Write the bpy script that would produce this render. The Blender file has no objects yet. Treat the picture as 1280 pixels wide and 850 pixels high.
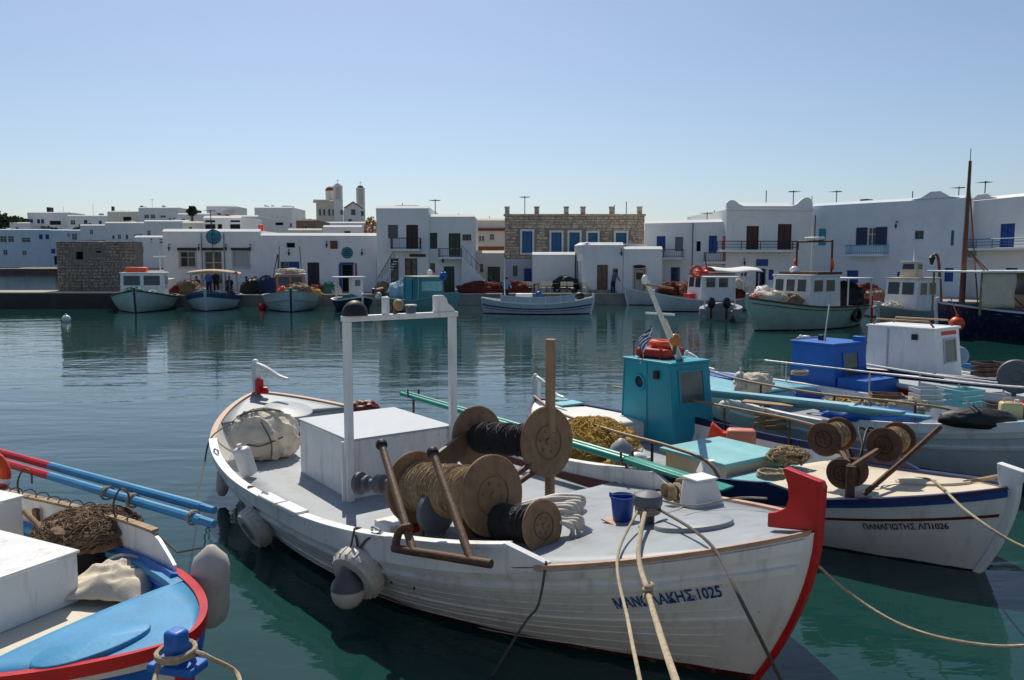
import bpy, math, random
from mathutils import Vector as V, Matrix, noise as mn
R=math.radians; PI=math.pi
random.seed(7)
S=bpy.context.scene; C=S.collection
# ---------------- camera, sky, sun, exposure ----------------
F,YH,H=1000.,326.,3.2                      # focal length and horizon row in photo pixels, eye height above the water
PITCH=math.atan((425-YH)/F); CA,SA=math.cos(PITCH),math.sin(PITCH)
cam=bpy.data.cameras.new('camera'); cam.sensor_width=36; cam.lens=36*F/1280; cam.clip_start=.05; cam.clip_end=6000
co=bpy.data.objects.new('camera',cam); C.objects.link(co); co.location=(0,0,H); co.rotation_euler=(PI/2-PITCH,0,0); S.camera=co
SUN_EL,SUN_AZ=R(50),R(-12)                 # azimuth measured from +Y towards +X
w=bpy.data.worlds.new('World'); S.world=w; w.use_nodes=True
nt=w.node_tree; sky=nt.nodes.new('ShaderNodeTexSky'); sky.sky_type='NISHITA'; sky.sun_disc=False
sky.sun_elevation=SUN_EL; sky.sun_rotation=SUN_AZ; sky.altitude=0; sky.air_density=1.0; sky.dust_density=.9; sky.ozone_density=5.5
bg=nt.nodes['Background']; bg.inputs['Strength'].default_value=.095; hs_=nt.nodes.new('ShaderNodeHueSaturation'); hs_.inputs['Saturation'].default_value=.88; nt.links.new(sky.outputs[0],hs_.inputs['Color']); nt.links.new(hs_.outputs[0],bg.inputs['Color'])
sd=V((math.sin(SUN_AZ)*math.cos(SUN_EL),math.cos(SUN_AZ)*math.cos(SUN_EL),math.sin(SUN_EL)))
sl=bpy.data.lights.new('sun','SUN'); sl.energy=4.5; sl.angle=R(.5); sl.color=(1,.93,.81)
so=bpy.data.objects.new('sun',sl); C.objects.link(so); so.rotation_euler=sd.to_track_quat('Z','Y').to_euler(); so.location=sd*80
S.view_settings.view_transform='Standard'; S.view_settings.look='None'; S.view_settings.gamma=1; S.view_settings.exposure=.08
S.render.engine='CYCLES'; S.cycles.max_bounces=7; S.cycles.glossy_bounces=3; S.cycles.transmission_bounces=4
# ---------------- pixel helpers ----------------
def ray(u,v):
    r=(u-640)/F; up=-(v-425)/F
    return V((r,CA+up*SA,-SA+up*CA))
def PZ(u,v,z): d=ray(u,v); return V((0,0,H))+d*((z-H)/d.z)
def PY(u,v,y): d=ray(u,v); return V((0,0,H))+d*(y/d.y)
# ---------------- materials ----------------
MATS={}
def srgb(h):
    c=[int(h[i:i+2],16)/255 for i in (0,2,4)]
    return tuple(x/12.92 if x<=.04045 else ((x+.055)/1.055)**2.4 for x in c)
def mat(name,col=None,rough=.6,var=.1,scale=5,bump=.1,bscale=45,metal=0,dirt=None,damt=.45,streak=False,bands=None,dscale=3.,spec=.4,dist=.01,chips=None,brick=None):
    if name in MATS: return MATS[name]
    m=bpy.data.materials.new(name); m.use_nodes=True; n=m.node_tree; N=n.nodes; Lk=n.links.new
    b=N['Principled BSDF']; b.inputs['Roughness'].default_value=rough; b.inputs['Metallic'].default_value=metal
    b.inputs['Specular IOR Level'].default_value=spec
    tc=N.new('ShaderNodeTexCoord')
    nz=N.new('ShaderNodeTexNoise'); nz.inputs['Scale'].default_value=scale; nz.inputs['Detail'].default_value=6; Lk(tc.outputs['Object'],nz.inputs['Vector'])
    if isinstance(col,str): col=srgb(col)
    def rgb(c):
        r=N.new('ShaderNodeRGB'); r.outputs[0].default_value=(*(srgb(c) if isinstance(c,str) else c),1); return r.outputs[0]
    def mix(f,a,bb,mode='MIX'):
        x=N.new('ShaderNodeMix'); x.data_type='RGBA'; x.blend_type=mode
        if isinstance(f,(int,float)): x.inputs[0].default_value=f
        else: Lk(f,x.inputs[0])
        Lk(a,x.inputs[6]); Lk(bb,x.inputs[7]); return x.outputs[2]
    cur=rgb(col if col else bands[0][1])
    if bands:
        sp=N.new('ShaderNodeSeparateXYZ'); Lk(tc.outputs['Object'],sp.inputs[0])
        for z,c in bands[1:]:
            g=N.new('ShaderNodeMath'); g.operation='GREATER_THAN'; g.inputs[1].default_value=z
            ad=N.new('ShaderNodeMath'); ad.operation='MULTIPLY_ADD'; ad.inputs[1].default_value=.03; Lk(nz.outputs[0],ad.inputs[0]); Lk(sp.outputs[2],ad.inputs[2])
            Lk(ad.outputs[0],g.inputs[0]); cur=mix(g.outputs[0],cur,rgb(c))
    if brick:
        bt=N.new('ShaderNodeTexVoronoi'); bt.inputs['Scale'].default_value=brick
        mp=N.new('ShaderNodeMapping'); mp.inputs['Scale'].default_value=(1,1,2.2); Lk(tc.outputs['Object'],mp.inputs[0]); Lk(mp.outputs[0],bt.inputs['Vector'])
        hs=N.new('ShaderNodeHueSaturation'); Lk(cur,hs.inputs['Color']); rm=N.new('ShaderNodeMapRange'); rm.inputs[3].default_value=.68; rm.inputs[4].default_value=1.25
        sp2=N.new('ShaderNodeSeparateColor'); Lk(bt.outputs['Color'],sp2.inputs[0]); Lk(sp2.outputs[0],rm.inputs[0]); Lk(rm.outputs[0],hs.inputs['Value']); cur=hs.outputs[0]
    mr=N.new('ShaderNodeMapRange'); mr.inputs[1].default_value=.3; mr.inputs[2].default_value=.7; mr.inputs[3].default_value=1-var; mr.inputs[4].default_value=1+var; Lk(nz.outputs[0],mr.inputs[0])
    vm=N.new('ShaderNodeVectorMath'); vm.operation='SCALE'; Lk(cur,vm.inputs[0]); Lk(mr.outputs[0],vm.inputs['Scale']); cur=vm.outputs[0]
    if dirt:
        n2=N.new('ShaderNodeTexNoise'); n2.inputs['Scale'].default_value=dscale; n2.inputs['Detail'].default_value=8; n2.inputs['Roughness'].default_value=.68
        if streak:
            mp=N.new('ShaderNodeMapping'); mp.inputs['Scale'].default_value=(2.6,2.6,.35); Lk(tc.outputs['Object'],mp.inputs[0]); Lk(mp.outputs[0],n2.inputs['Vector'])
        else: Lk(tc.outputs['Object'],n2.inputs['Vector'])
        m2=N.new('ShaderNodeMapRange'); m2.inputs[1].default_value=.52; m2.inputs[2].default_value=.74; m2.inputs[3].default_value=0; m2.inputs[4].default_value=damt; Lk(n2.outputs[0],m2.inputs[0])
        cur=mix(m2.outputs[0],cur,rgb(dirt))
    if chips:
        n4=N.new('ShaderNodeTexNoise'); n4.inputs['Scale'].default_value=11; n4.inputs['Detail'].default_value=9; n4.inputs['Roughness'].default_value=.75; Lk(tc.outputs['Object'],n4.inputs['Vector'])
        m4=N.new('ShaderNodeMapRange'); m4.inputs[1].default_value=.655; m4.inputs[2].default_value=.675; m4.inputs[3].default_value=0; m4.inputs[4].default_value=.8; Lk(n4.outputs[0],m4.inputs[0]); cur=mix(m4.outputs[0],cur,rgb(chips))
    Lk(cur,b.inputs['Base Color'])
    rr=N.new('ShaderNodeMapRange'); rr.inputs[3].default_value=max(0,rough-.12); rr.inputs[4].default_value=min(1,rough+.12); Lk(nz.outputs[0],rr.inputs[0]); Lk(rr.outputs[0],b.inputs['Roughness'])
    if bump:
        n3=N.new('ShaderNodeTexNoise'); n3.inputs['Scale'].default_value=bscale; n3.inputs['Detail'].default_value=4; Lk(tc.outputs['Object'],n3.inputs['Vector'])
        bp=N.new('ShaderNodeBump'); bp.inputs['Strength'].default_value=bump; bp.inputs['Distance'].default_value=dist; Lk(n3.outputs[0],bp.inputs['Height']); Lk(bp.outputs[0],b.inputs['Normal'])
    MATS[name]=m; return m
def glassm(name,col=(.02,.03,.035)):
    m=mat(name,col,rough=.12,var=.3,scale=2,bump=.02,spec=.6); return m
RUST='5a3420'; GRIME='6b6257'
white=mat('white_paint',(.75,.75,.73),.42,.06,3,.25,22,dirt=(.34,.28,.21),damt=.6,streak=True,chips=(.38,.33,.27))
wall=mat('whitewash',(.76,.76,.74),.9,.05,.5,.5,5,dirt=(.5,.47,.43),damt=.4,dscale=.7,dist=.03)
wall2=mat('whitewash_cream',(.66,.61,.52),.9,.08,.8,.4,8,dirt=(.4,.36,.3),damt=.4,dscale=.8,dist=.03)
wall3=mat('whitewash_blue_and_shade',(.62,.68,.74),.9,.06,.8,.4,8,dirt=(.45,.48,.52),damt=.4,dscale=.7,dist=.03)  # pale blue shore houses; on the long white house the blue is painted shade
greyd=mat('grey_deck_paint',(.28,.31,.335),.5,.1,2.5,.2,60,dirt=(.19,.18,.16),damt=.7,chips=(.2,.19,.17))
greyl=mat('grey_hatch_paint',(.4,.43,.46),.5,.06,3,.15,50,dirt=(.24,.22,.2),damt=.35)
redp=mat('red_paint',(.5,.012,.012),.38,.1,5,.2,25,dirt=(.25,.02,.015),damt=.6,chips=(.2,.05,.03))
dred=mat('dark_red_paint',(.12,.012,.01),.5,.15,5,.2)
orangep=mat('orange_plastic',(.72,.07,.02),.4,.08,6,.05)
pinkp=mat('faded_orange_plastic',(.62,.2,.13),.5,.08,6,.05)
bluep=mat('bright_blue_paint',(.01,.12,.46),.45,.12,4,.2,30,dirt=(.03,.08,.2),damt=.6,chips=(.1,.16,.3))
navy=mat('navy_paint',(.008,.016,.075),.35,.15,4,.15)
lblue=mat('light_blue_paint',(.045,.25,.46),.5,.1,4,.25,30,dirt=(.1,.2,.28),damt=.6,dscale=5,chips=(.25,.32,.36))
sky_p=mat('pale_blue_paint',(.16,.42,.5),.5,.1,4,.2,30,dirt=(.25,.3,.3),damt=.5)
teal=mat('teal_paint',(.014,.28,.36),.42,.1,2,.25,20,dirt=(.03,.16,.19),damt=.6,streak=True,chips=(.12,.3,.33))
tealp=mat('pale_teal_paint',(.2,.46,.48),.5,.1,4,.2)
greenp=mat('green_paint',(.01,.25,.18),.4,.1,4,.15)
woodb=mat('brown_wood',(.13,.07,.035),.55,.3,7,.4,30,dirt=(.05,.03,.02),damt=.6)
woodl=mat('tan_wood',(.3,.19,.1),.6,.25,7,.4,30,dirt=(.12,.08,.05),damt=.5)
ply=mat('plywood_disc',(.23,.135,.07),.6,.2,9,.4,60,dirt=(.08,.05,.028),damt=.75,streak=True,dscale=7)
trimw=mat('bare_wood_trim',(.45,.28,.19),.6,.2,8,.3,40)
blackm=mat('black_rubber',(.012,.012,.013),.55,.2,6,.2)
blackn=mat('black_twine',(.016,.015,.016),.6,.3,30,.8,120)
rope=mat('rope_fibre',(.38,.31,.21),.9,.25,40,.9,160,dist=.004)
roped=mat('dark_rope',(.09,.08,.07),.9,.25,40,.9,160,dist=.004)
twine=mat('twine_fibre',(.36,.26,.15),.95,.3,25,1,150,dirt=(.16,.1,.05),damt=.6,dscale=6,dist=.006)
canvas=mat('canvas_cloth',(.6,.53,.42),.95,.1,5,.4,60,dirt=(.22,.18,.13),damt=.6,dist=.006)
netyel=mat('yellow_net',(.52,.34,.08),.95,.3,12,1,60,dirt=(.2,.11,.02),damt=.8,dscale=6,dist=.02)
netbr=mat('brown_net',(.24,.16,.1),.95,.3,12,1,70,dirt=(.1,.07,.04),damt=.7,dscale=6,dist=.02)
netred=mat('red_net',(.16,.03,.02),.95,.4,5,1,30,dirt=(.05,.02,.015),damt=.8,dscale=4,dist=.03)
netgr=mat('green_net',(.06,.2,.16),.95,.3,8,1,30,dist=.03)
metal=mat('galvanised_metal',(.42,.43,.44),.4,.15,8,.15,metal=.85)
rusty=mat('rusty_steel',(.11,.06,.04),.7,.3,9,.5,40,dirt=(.2,.08,.03),damt=.8,dscale=9,metal=.3)
dmetal=mat('dark_metal',(.03,.03,.033),.5,.2,8,.15,metal=.5)
plasw=mat('white_plastic',(.72,.72,.7),.35,.04,5,.05,dirt=(.4,.36,.3),damt=.4)
fender=mat('dirty_fender',(.6,.56,.5),.6,.1,6,.15,dirt=(.25,.2,.15),damt=.7,dscale=6)
foam=mat('white_foam',(.75,.74,.7),.8,.04,8,.2)
bluepl=mat('blue_plastic',(.012,.06,.3),.35,.06,5,.04)
greyp=mat('grey_plastic',(.1,.11,.125),.55,.1,5,.05)
glass=glassm('window_glass'); glass2=glassm('cabin_glass',(.09,.11,.11))
dark=mat('dark_interior',(.015,.014,.013),.8,.1,4,0)
skin=mat('skin_tone',(.36,.19,.12),.6,.05); hair=mat('dark_hair',(.015,.011,.009),.7,.1)
brownd=mat('brown_door_paint',(.06,.022,.014),.5,.15,5,.2)
greend=mat('green_door_paint',(.045,.06,.035),.55,.15,5,.2)
bluesh=mat('blue_shutter_paint',(.04,.16,.3),.55,.12,5,.2)
bluedr=mat('deep_blue_paint',(.012,.06,.26),.5,.12,5,.2)
turq=mat('turquoise_paint',(.04,.33,.4),.5,.12,5,.2)
greysh=mat('grey_shutter_paint',(.16,.17,.19),.6,.12,5,.2)
tilem=mat('terracotta',(.33,.11,.055),.85,.2,5,.3)
conc=mat('concrete',(.3,.28,.25),.9,.15,1.2,.6,12,dirt=(.12,.11,.1),damt=.7,dscale=1.5,dist=.03)
concd=mat('wet_concrete',(.05,.046,.04),.85,.25,1.2,.8,8,dist=.05)
stonem=mat('field_stone',(.28,.24,.2),.95,.2,6,.8,14,brick=2.6,dist=.04)
stonel=mat('house_stone',(.56,.44,.32),.95,.2,6,.7,14,brick=2.6,dist=.03)
mortar=mat('mortar',(.2,.18,.15),.95,.2,4,.5)
earth=mat('dry_earth',(.22,.19,.14),.95,.25,.2,.5,2,dirt=(.07,.08,.04),damt=.7,dscale=.3,dist=.2)
leafm=mat('shrub_leaves',(.05,.075,.03),.8,.4,3,0)
cream=mat('cream_cloth',(.62,.55,.42),.9,.06,4,.3)
# ---------------- mesh builder ----------------
class MB:
    def __init__(s): s.v=[]; s.f=[]
    def add(s,vs,fs):
        o=len(s.v); s.v+=[tuple(p) for p in vs]; s.f+=[[i+o for i in f] for f in fs]; return s
    def hexa(s,b,t):
        n=len(b); return s.add(list(b)+list(t),[list(range(n))[::-1],list(range(n,2*n))]+[[i,(i+1)%n,n+(i+1)%n,n+i] for i in range(n)])
    def box(s,c,d,rz=0,tx=1,ty=1,M=None):
        x,y,z=[k/2 for k in d]; c=V(c)
        b=[V((-x,-y,-z)),V((x,-y,-z)),V((x,y,-z)),V((-x,y,-z))]; t=[V((p.x*tx,p.y*ty,z)) for p in b]
        m=M if M else Matrix.Rotation(rz,3,'Z')
        return s.hexa([c+m@p for p in b],[c+m@p for p in t])
    def tube(s,pts,r,n=8,cap=True,closed=False):
        pts=[V(p) for p in pts]; rs=r if isinstance(r,(list,tuple)) else [r]*len(pts); N=len(pts); vs=[]; up=None
        for i,p in enumerate(pts):
            a=pts[(i-1)%N] if closed or i>0 else p; b=pts[(i+1)%N] if closed or i<N-1 else p
            d=(b-a).normalized() if (b-a).length>1e-9 else V((0,0,1))
            if up is None: up=d.orthogonal().normalized()
            else:
                up=up-d*up.dot(d); up=up.normalized() if up.length>1e-6 else d.orthogonal().normalized()
            q=d.cross(up)
            vs+=[p+(up*math.cos(2*PI*k/n)+q*math.sin(2*PI*k/n))*rs[i] for k in range(n)]
        fs=[]
        for i in range(N if closed else N-1):
            j=(i+1)%N
            fs+=[[i*n+k,i*n+(k+1)%n,j*n+(k+1)%n,j*n+k] for k in range(n)]
        if cap and not closed: fs+=[list(range(n))[::-1],[(N-1)*n+k for k in range(n)]]
        return s.add(vs,fs)
    def lathe(s,prof,o=(0,0,0),ax=(0,0,1),n=24,sx=1):
        ax=V(ax).normalized(); e=ax.orthogonal().normalized(); q=ax.cross(e); o=V(o); vs=[]
        for r,z in prof: vs+=[o+ax*z+(e*math.cos(2*PI*k/n)+q*math.sin(2*PI*k/n)*sx)*r for k in range(n)]
        fs=[[i*n+k,i*n+(k+1)%n,(i+1)*n+(k+1)%n,(i+1)*n+k] for i in range(len(prof)-1) for k in range(n)]
        m=len(prof)-1
        if prof[0][0]>1e-4: fs.append(list(range(n))[::-1])
        if prof[m][0]>1e-4: fs.append([m*n+k for k in range(n)])
        return s.add(vs,fs)
    def grid(s,rows,closed=False,cap=False):
        n=len(rows[0]); vs=[p for r in rows for p in r]; fs=[]
        for i in range(len(rows)-1):
            for k in range(n if closed else n-1):
                fs.append([i*n+k,i*n+(k+1)%n,(i+1)*n+(k+1)%n,(i+1)*n+k])
        if cap: fs+=[list(range(n))[::-1],[(len(rows)-1)*n+k for k in range(n)]]
        return s.add(vs,fs)
    def prism(s,out,th,M=None):                # outline in x-z, thickness along y
        b=[V((x,-th/2,z)) for x,z in out]; t=[V((x,th/2,z)) for x,z in out]
        if M: b=[M@p for p in b]; t=[M@p for p in t]
        return s.hexa(b,t)
    def ball(s,c,r,n=14,m=9,amp=0,fr=2.,flat=None,seed=0):
        r=V((r,r,r)) if isinstance(r,(int,float)) else V(r); rows=[]
        for i in range(m+1):
            th=PI*i/m; row=[]
            for k in range(n):
                ph=2*PI*k/n; d=V((math.sin(th)*math.cos(ph),math.sin(th)*math.sin(ph),math.cos(th)))
                g=1+(amp*(mn.noise(d*fr+V((seed,seed*2,0)))+.5*mn.noise(d*fr*2.3+V((0,seed,1)))) if amp else 0)
                p=V((d.x*r.x,d.y*r.y,d.z*r.z))*g
                if flat is not None and p.z<flat: p.z=flat
                row.append(V(c)+p)
            rows.append(row)
        return s.grid(rows,closed=True)
    def build(s,name,m,parent=None,smooth=35,bevel=0,seg=2,loc=None):
        me=bpy.data.meshes.new(name); me.from_pydata(s.v,[],s.f); me.materials.append(m)
        import bmesh
        bm=bmesh.new(); bm.from_mesh(me); bmesh.ops.recalc_face_normals(bm,faces=bm.faces); bm.to_mesh(me); bm.free()
        if smooth:
            me.polygons.foreach_set('use_smooth',[True]*len(me.polygons)); me.set_sharp_from_angle(angle=R(smooth))
        o=bpy.data.objects.new(name,me); C.objects.link(o)
        if parent: o.parent=parent
        if loc: o.location=loc
        if bevel:
            md=o.modifiers.new('bevel','BEVEL'); md.width=bevel; md.segments=seg; md.limit_method='ANGLE'; md.angle_limit=R(40)
        return o
def tag(o,label,cat,group=None):
    o['label']=label; o['category']=cat
    if group: o['group']=group
    return o
def empty(name,loc=(0,0,0),rz=0,label=None,cat=None,group=None):
    o=bpy.data.objects.new(name,None); C.objects.link(o); o.location=loc; o.rotation_euler=(0,0,rz); o.empty_display_size=.2
    if label: tag(o,label,cat,group)
    return o
def struct(o): o['kind']='structure'; return o
def stuff(o): o['kind']='stuff'; return o
def spline(pts,k=6):
    pts=[V(p) for p in pts]; out=[]
    for i in range(len(pts)-1):
        a=pts[max(i-1,0)]; b=pts[i]; c=pts[i+1]; d=pts[min(i+2,len(pts)-1)]
        for j in range(k):
            t=j/k; out.append(.5*((2*b)+(c-a)*t+(2*a-5*b+4*c-d)*t*t+(3*b-a-3*c+d)*t**3))
    return out+[pts[-1]]
def sag(a,b,s,n=14):
    a,b=V(a),V(b); return [a.lerp(b,i/n)-V((0,0,s*4*(i/n)*(1-i/n))) for i in range(n+1)]
# ---------------- water, ground ----------------
def water_mat():
    m=bpy.data.materials.new('harbour_water'); m.use_nodes=True; n=m.node_tree; N=n.nodes; Lk=n.links.new
    b=N['Principled BSDF']; b.inputs['Base Color'].default_value=(.008,.042,.038,1); b.inputs['Roughness'].default_value=.03; b.inputs['IOR'].default_value=1.33
    tc=N.new('ShaderNodeTexCoord'); prev=None
    for sc,st,dd,rot in ((( .3,.7,1),.12,.22,8),((.9,2.6,1),.16,.055,-6),((2.6,7,1),.10,.018,10)):
        mp=N.new('ShaderNodeMapping'); mp.inputs['Scale'].default_value=sc; mp.inputs['Rotation'].default_value=(0,0,R(rot)); Lk(tc.outputs['Object'],mp.inputs[0])
        nz=N.new('ShaderNodeTexNoise'); nz.inputs['Scale'].default_value=1; nz.inputs['Detail'].default_value=3; nz.inputs['Distortion'].default_value=.6; Lk(mp.outputs[0],nz.inputs['Vector'])
        bp=N.new('ShaderNodeBump'); bp.inputs['Strength'].default_value=st; bp.inputs['Distance'].default_value=dd; Lk(nz.outputs[0],bp.inputs['Height'])
        if prev: Lk(prev,bp.inputs['Normal'])
        prev=bp.outputs[0]
    Lk(prev,b.inputs['Normal']); return m
g=3000
struct(MB().add([(-g,-60,0),(g,-60,0),(g,g,0),(-g,g,0)],[[0,1,2,3]]).build('water',water_mat(),smooth=0))
# ---------------- boats: parametric double-ended hull ----------------
class Boat:
    def __init__(s,name,label,bow,hd,L,B,zb,zm,zs,draft=.5,rb=.6,rs=.5,pf=2.4,pa=2.6,q=.8,e0=.3,e1=.88,k=1.7,group=None,transom=0):
        s.L,s.B,s.zb,s.zm,s.zs,s.draft,s.rb,s.rs,s.pf,s.pa,s.q,s.e0,s.e1,s.k=L,B,zb,zm,zs,draft,rb,rs,pf,pa,q,e0,e1,k
        s.transom=transom; s.hd=hd; c,n=math.cos(hd),math.sin(hd)
        s.root=empty(name,(bow[0]-c*L/2,bow[1]-n*L/2,0),hd,label,'boat',group)
        s.M=Matrix.Translation(s.root.location)@Matrix.Rotation(hd,4,'Z'); s.I=s.M.inverted()
    def sheer(s,t): return s.zm+((s.zb-s.zm) if t>0 else (s.zs-s.zm))*t*t
    def hw(s,t):
        w=s.B/2*max(0,1-abs(t)**(s.pf if t>0 else s.pa))**s.q
        if t<0 and s.transom: w=max(w,s.B/2*(1-(1-s.transom)*t*t))
        return max(.035,w)
    def pt(s,t,u,side=1,off=0):
        zt=s.sheer(t); e=s.e0+(s.e1-s.e0)*t*t
        if t<0 and s.transom: e=s.e0+.1*t*t
        z=-s.draft+(zt+s.draft)*u; y=s.hw(t)*max(u,0)**e
        x=t*(s.L/2-(s.rb if t>0 else s.rs)*max(0,1-u)**s.k)
        p=V((x,side*y,z))
        if off:
            a=s.pt(t,min(u+.02,1.02),side)-s.pt(t,u-.02,side); b=s.pt(min(t+.01,1),u,side)-s.pt(max(t-.01,-1),u,side)
            nn=b.cross(a)*side
            nn=nn.normalized() if nn.length>1e-9 else V((0,side,0))
            if nn.y*side<0: nn=-nn
            p=p+nn*off
        return p
    def uz(s,t,z): return (z+s.draft)/(s.sheer(t)+s.draft)
    def T(s,a,b,n): 
        A,Bq=math.asin(max(-1,min(1,a))),math.asin(max(-1,min(1,b))); return [math.sin(A+(Bq-A)*i/n) for i in range(n+1)]
    def loc(s,u,v,z): return s.I@PZ(u,v,z)
    def hull(s,m,n=40,nu=10,name='hull'):
        mb=MB(); us=[i/nu for i in range(nu+1)]
        rows=[[s.pt(t,u,1) for u in us[::-1]]+[s.pt(t,u,-1) for u in us[1:]] for t in s.T(-1,1,n)]
        mb.grid(rows)
        if s.transom: mb.add(rows[0],[list(range(len(rows[0])))])
        return mb.build(name,m,s.root,smooth=50)
    def strake(s,name,m,u0,u1,th=.025,t0=-1,t1=1,sides=(1,-1),n=36,parent=None):
        mb=MB()
        for sd_ in sides:
            f0=u0 if callable(u0) else (lambda t:u0); f1=u1 if callable(u1) else (lambda t:u1)
            mb.grid([[s.pt(t,f0(t),sd_),s.pt(t,f0(t),sd_,th),s.pt(t,f1(t),sd_,th),s.pt(t,f1(t),sd_)] for t in s.T(t0,t1,n)],closed=True,cap=True)
        return mb.build(name,m,parent or s.root,smooth=30)
    def rail(s,name,m,o=.03,i=.06,z0=-.02,z1=.03,t0=-1,t1=1,sides=(1,-1),n=36,parent=None):
        mb=MB()
        for sd_ in sides:
            rows=[]
            for t in s.T(t0,t1,n):
                h=z1(t) if callable(z1) else z1; l=z0(t) if callable(z0) else z0
                w_=s.hw(t); x=t*s.L/2; z=s.sheer(t)
                rows.append([V((x,sd_*max(w_-i,.004),z+l)),V((x,sd_*(w_+o),z+l)),V((x,sd_*(w_+o),z+h)),V((x,sd_*max(w_-i,.004),z+h))])
            mb.grid(rows,closed=True,cap=True)
        return mb.build(name,m,parent or s.root,smooth=30)
    def deck(s,name,m,t0,t1,z=None,dz=0,inset=.05,camber=.05,n=24,th=.04):
        mb=MB(); rows=[]; ny=8
        for t in s.T(t0,t1,n):
            zz=z if z is not None else s.sheer(t)+dz
            u=s.uz(t,zz) if z is not None else 1
            w_=max(.01,s.hw(t)*min(1,max(.05,u))**(s.e0+(s.e1-s.e0)*t*t)-inset); x=t*s.L/2 if z is None else s.pt(t,min(u,1)).x
            rows.append([V((x,w_*(2*j/ny-1),zz+camber*(1-(2*j/ny-1)**2)*min(1,w_))) for j in range(ny+1)])
        mb.grid(rows); o=mb.build(name,m,s.root,smooth=40)
        if o.data.polygons[0].normal.z<0: o.data.flip_normals()
        md=o.modifiers.new('solid','SOLIDIFY'); md.thickness=th; md.offset=-1; return o
    def bulkhead(s,name,m,t,z0,z1,inset=.06):
        x=t*s.L/2; w_=s.hw(t)-inset; w0=max(.05,s.hw(t)*s.uz(t,z0)**(s.e0+(s.e1-s.e0)*t*t)-inset)
        return MB().hexa([V((x-.02,-w0,z0)),V((x+.02,-w0,z0)),V((x+.02,w0,z0)),V((x-.02,w0,z0))],[V((x-.02,-w_,z1)),V((x+.02,-w_,z1)),V((x+.02,w_,z1)),V((x-.02,w_,z1))]).build(name,m,s.root,smooth=0)
    def liner(s,name,m,t0,t1,z0,inset=.05,top=0,sides=(1,-1),n=24):
        mb=MB()
        for sd_ in sides:
            rows=[]
            for t in s.T(t0,t1,n):
                zt=s.sheer(t)+top; rows_=[]
                for k in range(4):
                    z=z0+(zt-z0)*k/3; u=min(1,max(.05,s.uz(t,z))); p=s.pt(t,u,1); rows_.append(V((p.x,sd_*max(.02,p.y-inset),z)))
                rows.append(rows_)
            mb.grid(rows)
        o=mb.build(name,m,s.root,smooth=40); return o
    def stem(s,name,m,head=None,th=.09,out=.05,back=.06,end=1,z0=None):
        pts=[]; 
        us=[i/14 for i in range(15)]
        line=[s.pt(end*.9999,u) for u in us]
        if z0 is not None: line=[p for p in line if p.z>=z0]
        fr=[(p.x+end*out,p.z) for p in line]; bk=[(p.x-end*back,p.z) for p in line]
        hd=head if head else [(end*out,.08),(-end*back,.08)]
        tip=(end*s.L/2,s.sheer(end))
        outl=fr+[(tip[0]+x,tip[1]+z) for x,z in hd]+bk[::-1]
        return MB().prism(outl,th).build(name,m,s.root,smooth=0,bevel=.012)
    def text(s,body,size,t_at,z_at,side,m,name='name_lettering',off=.006,bold=.012,sx=1.0):
        cu=bpy.data.curves.new('txt','FONT'); cu.body=body; cu.size=size; cu.offset=bold*size; cu.resolution_u=3
        ob=bpy.data.objects.new('txt',cu); C.objects.link(ob); bpy.context.view_layer.update()
        dg=bpy.context.evaluated_depsgraph_get(); me=bpy.data.meshes.new_from_object(ob.evaluated_get(dg)); bpy.data.objects.remove(ob); 
        ds=1 if side<0 else -1
        out=[]
        x0=t_at*s.L/2
        for vtx in me.vertices:
            X=x0+ds*vtx.co.x*sx; t=max(-.99,min(.99,X/(s.L/2)))
            for _ in range(3):
                u=s.uz(t,z_at(t)+vtx.co.y if callable(z_at) else z_at+vtx.co.y); t+= (X-s.pt(t,u).x)/(s.L/2)
            out.append(s.pt(t,u,side,off))
        for vtx,p in zip(me.vertices,out): vtx.co=p
        me.materials.clear(); me.materials.append(m); o=bpy.data.objects.new(name,me); C.objects.link(o); o.parent=s.root; return o
def ring(c,r,ax,n=20):
    ax=V(ax).normalized(); e=ax.orthogonal().normalized(); q=ax.cross(e); c=V(c)
    return [c+(e*math.cos(2*PI*k/n)+q*math.sin(2*PI*k/n))*r for k in range(n)]
def tyre(name,label,c,ax,ro,ri,wd,m=None,group=None):
    prof=[(ri,-wd/2),(ri+.02,-wd/2-.008),(ro*.9,-wd/2),(ro,-wd/4),(ro,wd/4),(ro*.9,wd/2),(ri+.02,wd/2+.008),(ri,wd/2),(ri+.03,wd/4),(ri+.03,-wd/4),(ri,-wd/2)]
    root=empty(name,c,0,label,'tyre',group)
    mb=MB().lathe(prof,(0,0,0),ax,28); mb.f=[f for f in mb.f if len(f)==4]
    mb.build('casing',m or fender,root)
    tr=MB()
    ax=V(ax).normalized(); e=ax.orthogonal().normalized(); q=ax.cross(e)
    for k in range(20):
        a=2*PI*k/20; d=e*math.cos(a)+q*math.sin(a); tg=ax.cross(d)
        M=Matrix((tg,ax,d)).transposed(); tr.box(d*ro,(.03,wd*.55,.012),M=M)
    tr.build('tread',m or fender,root)
    return root
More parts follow.
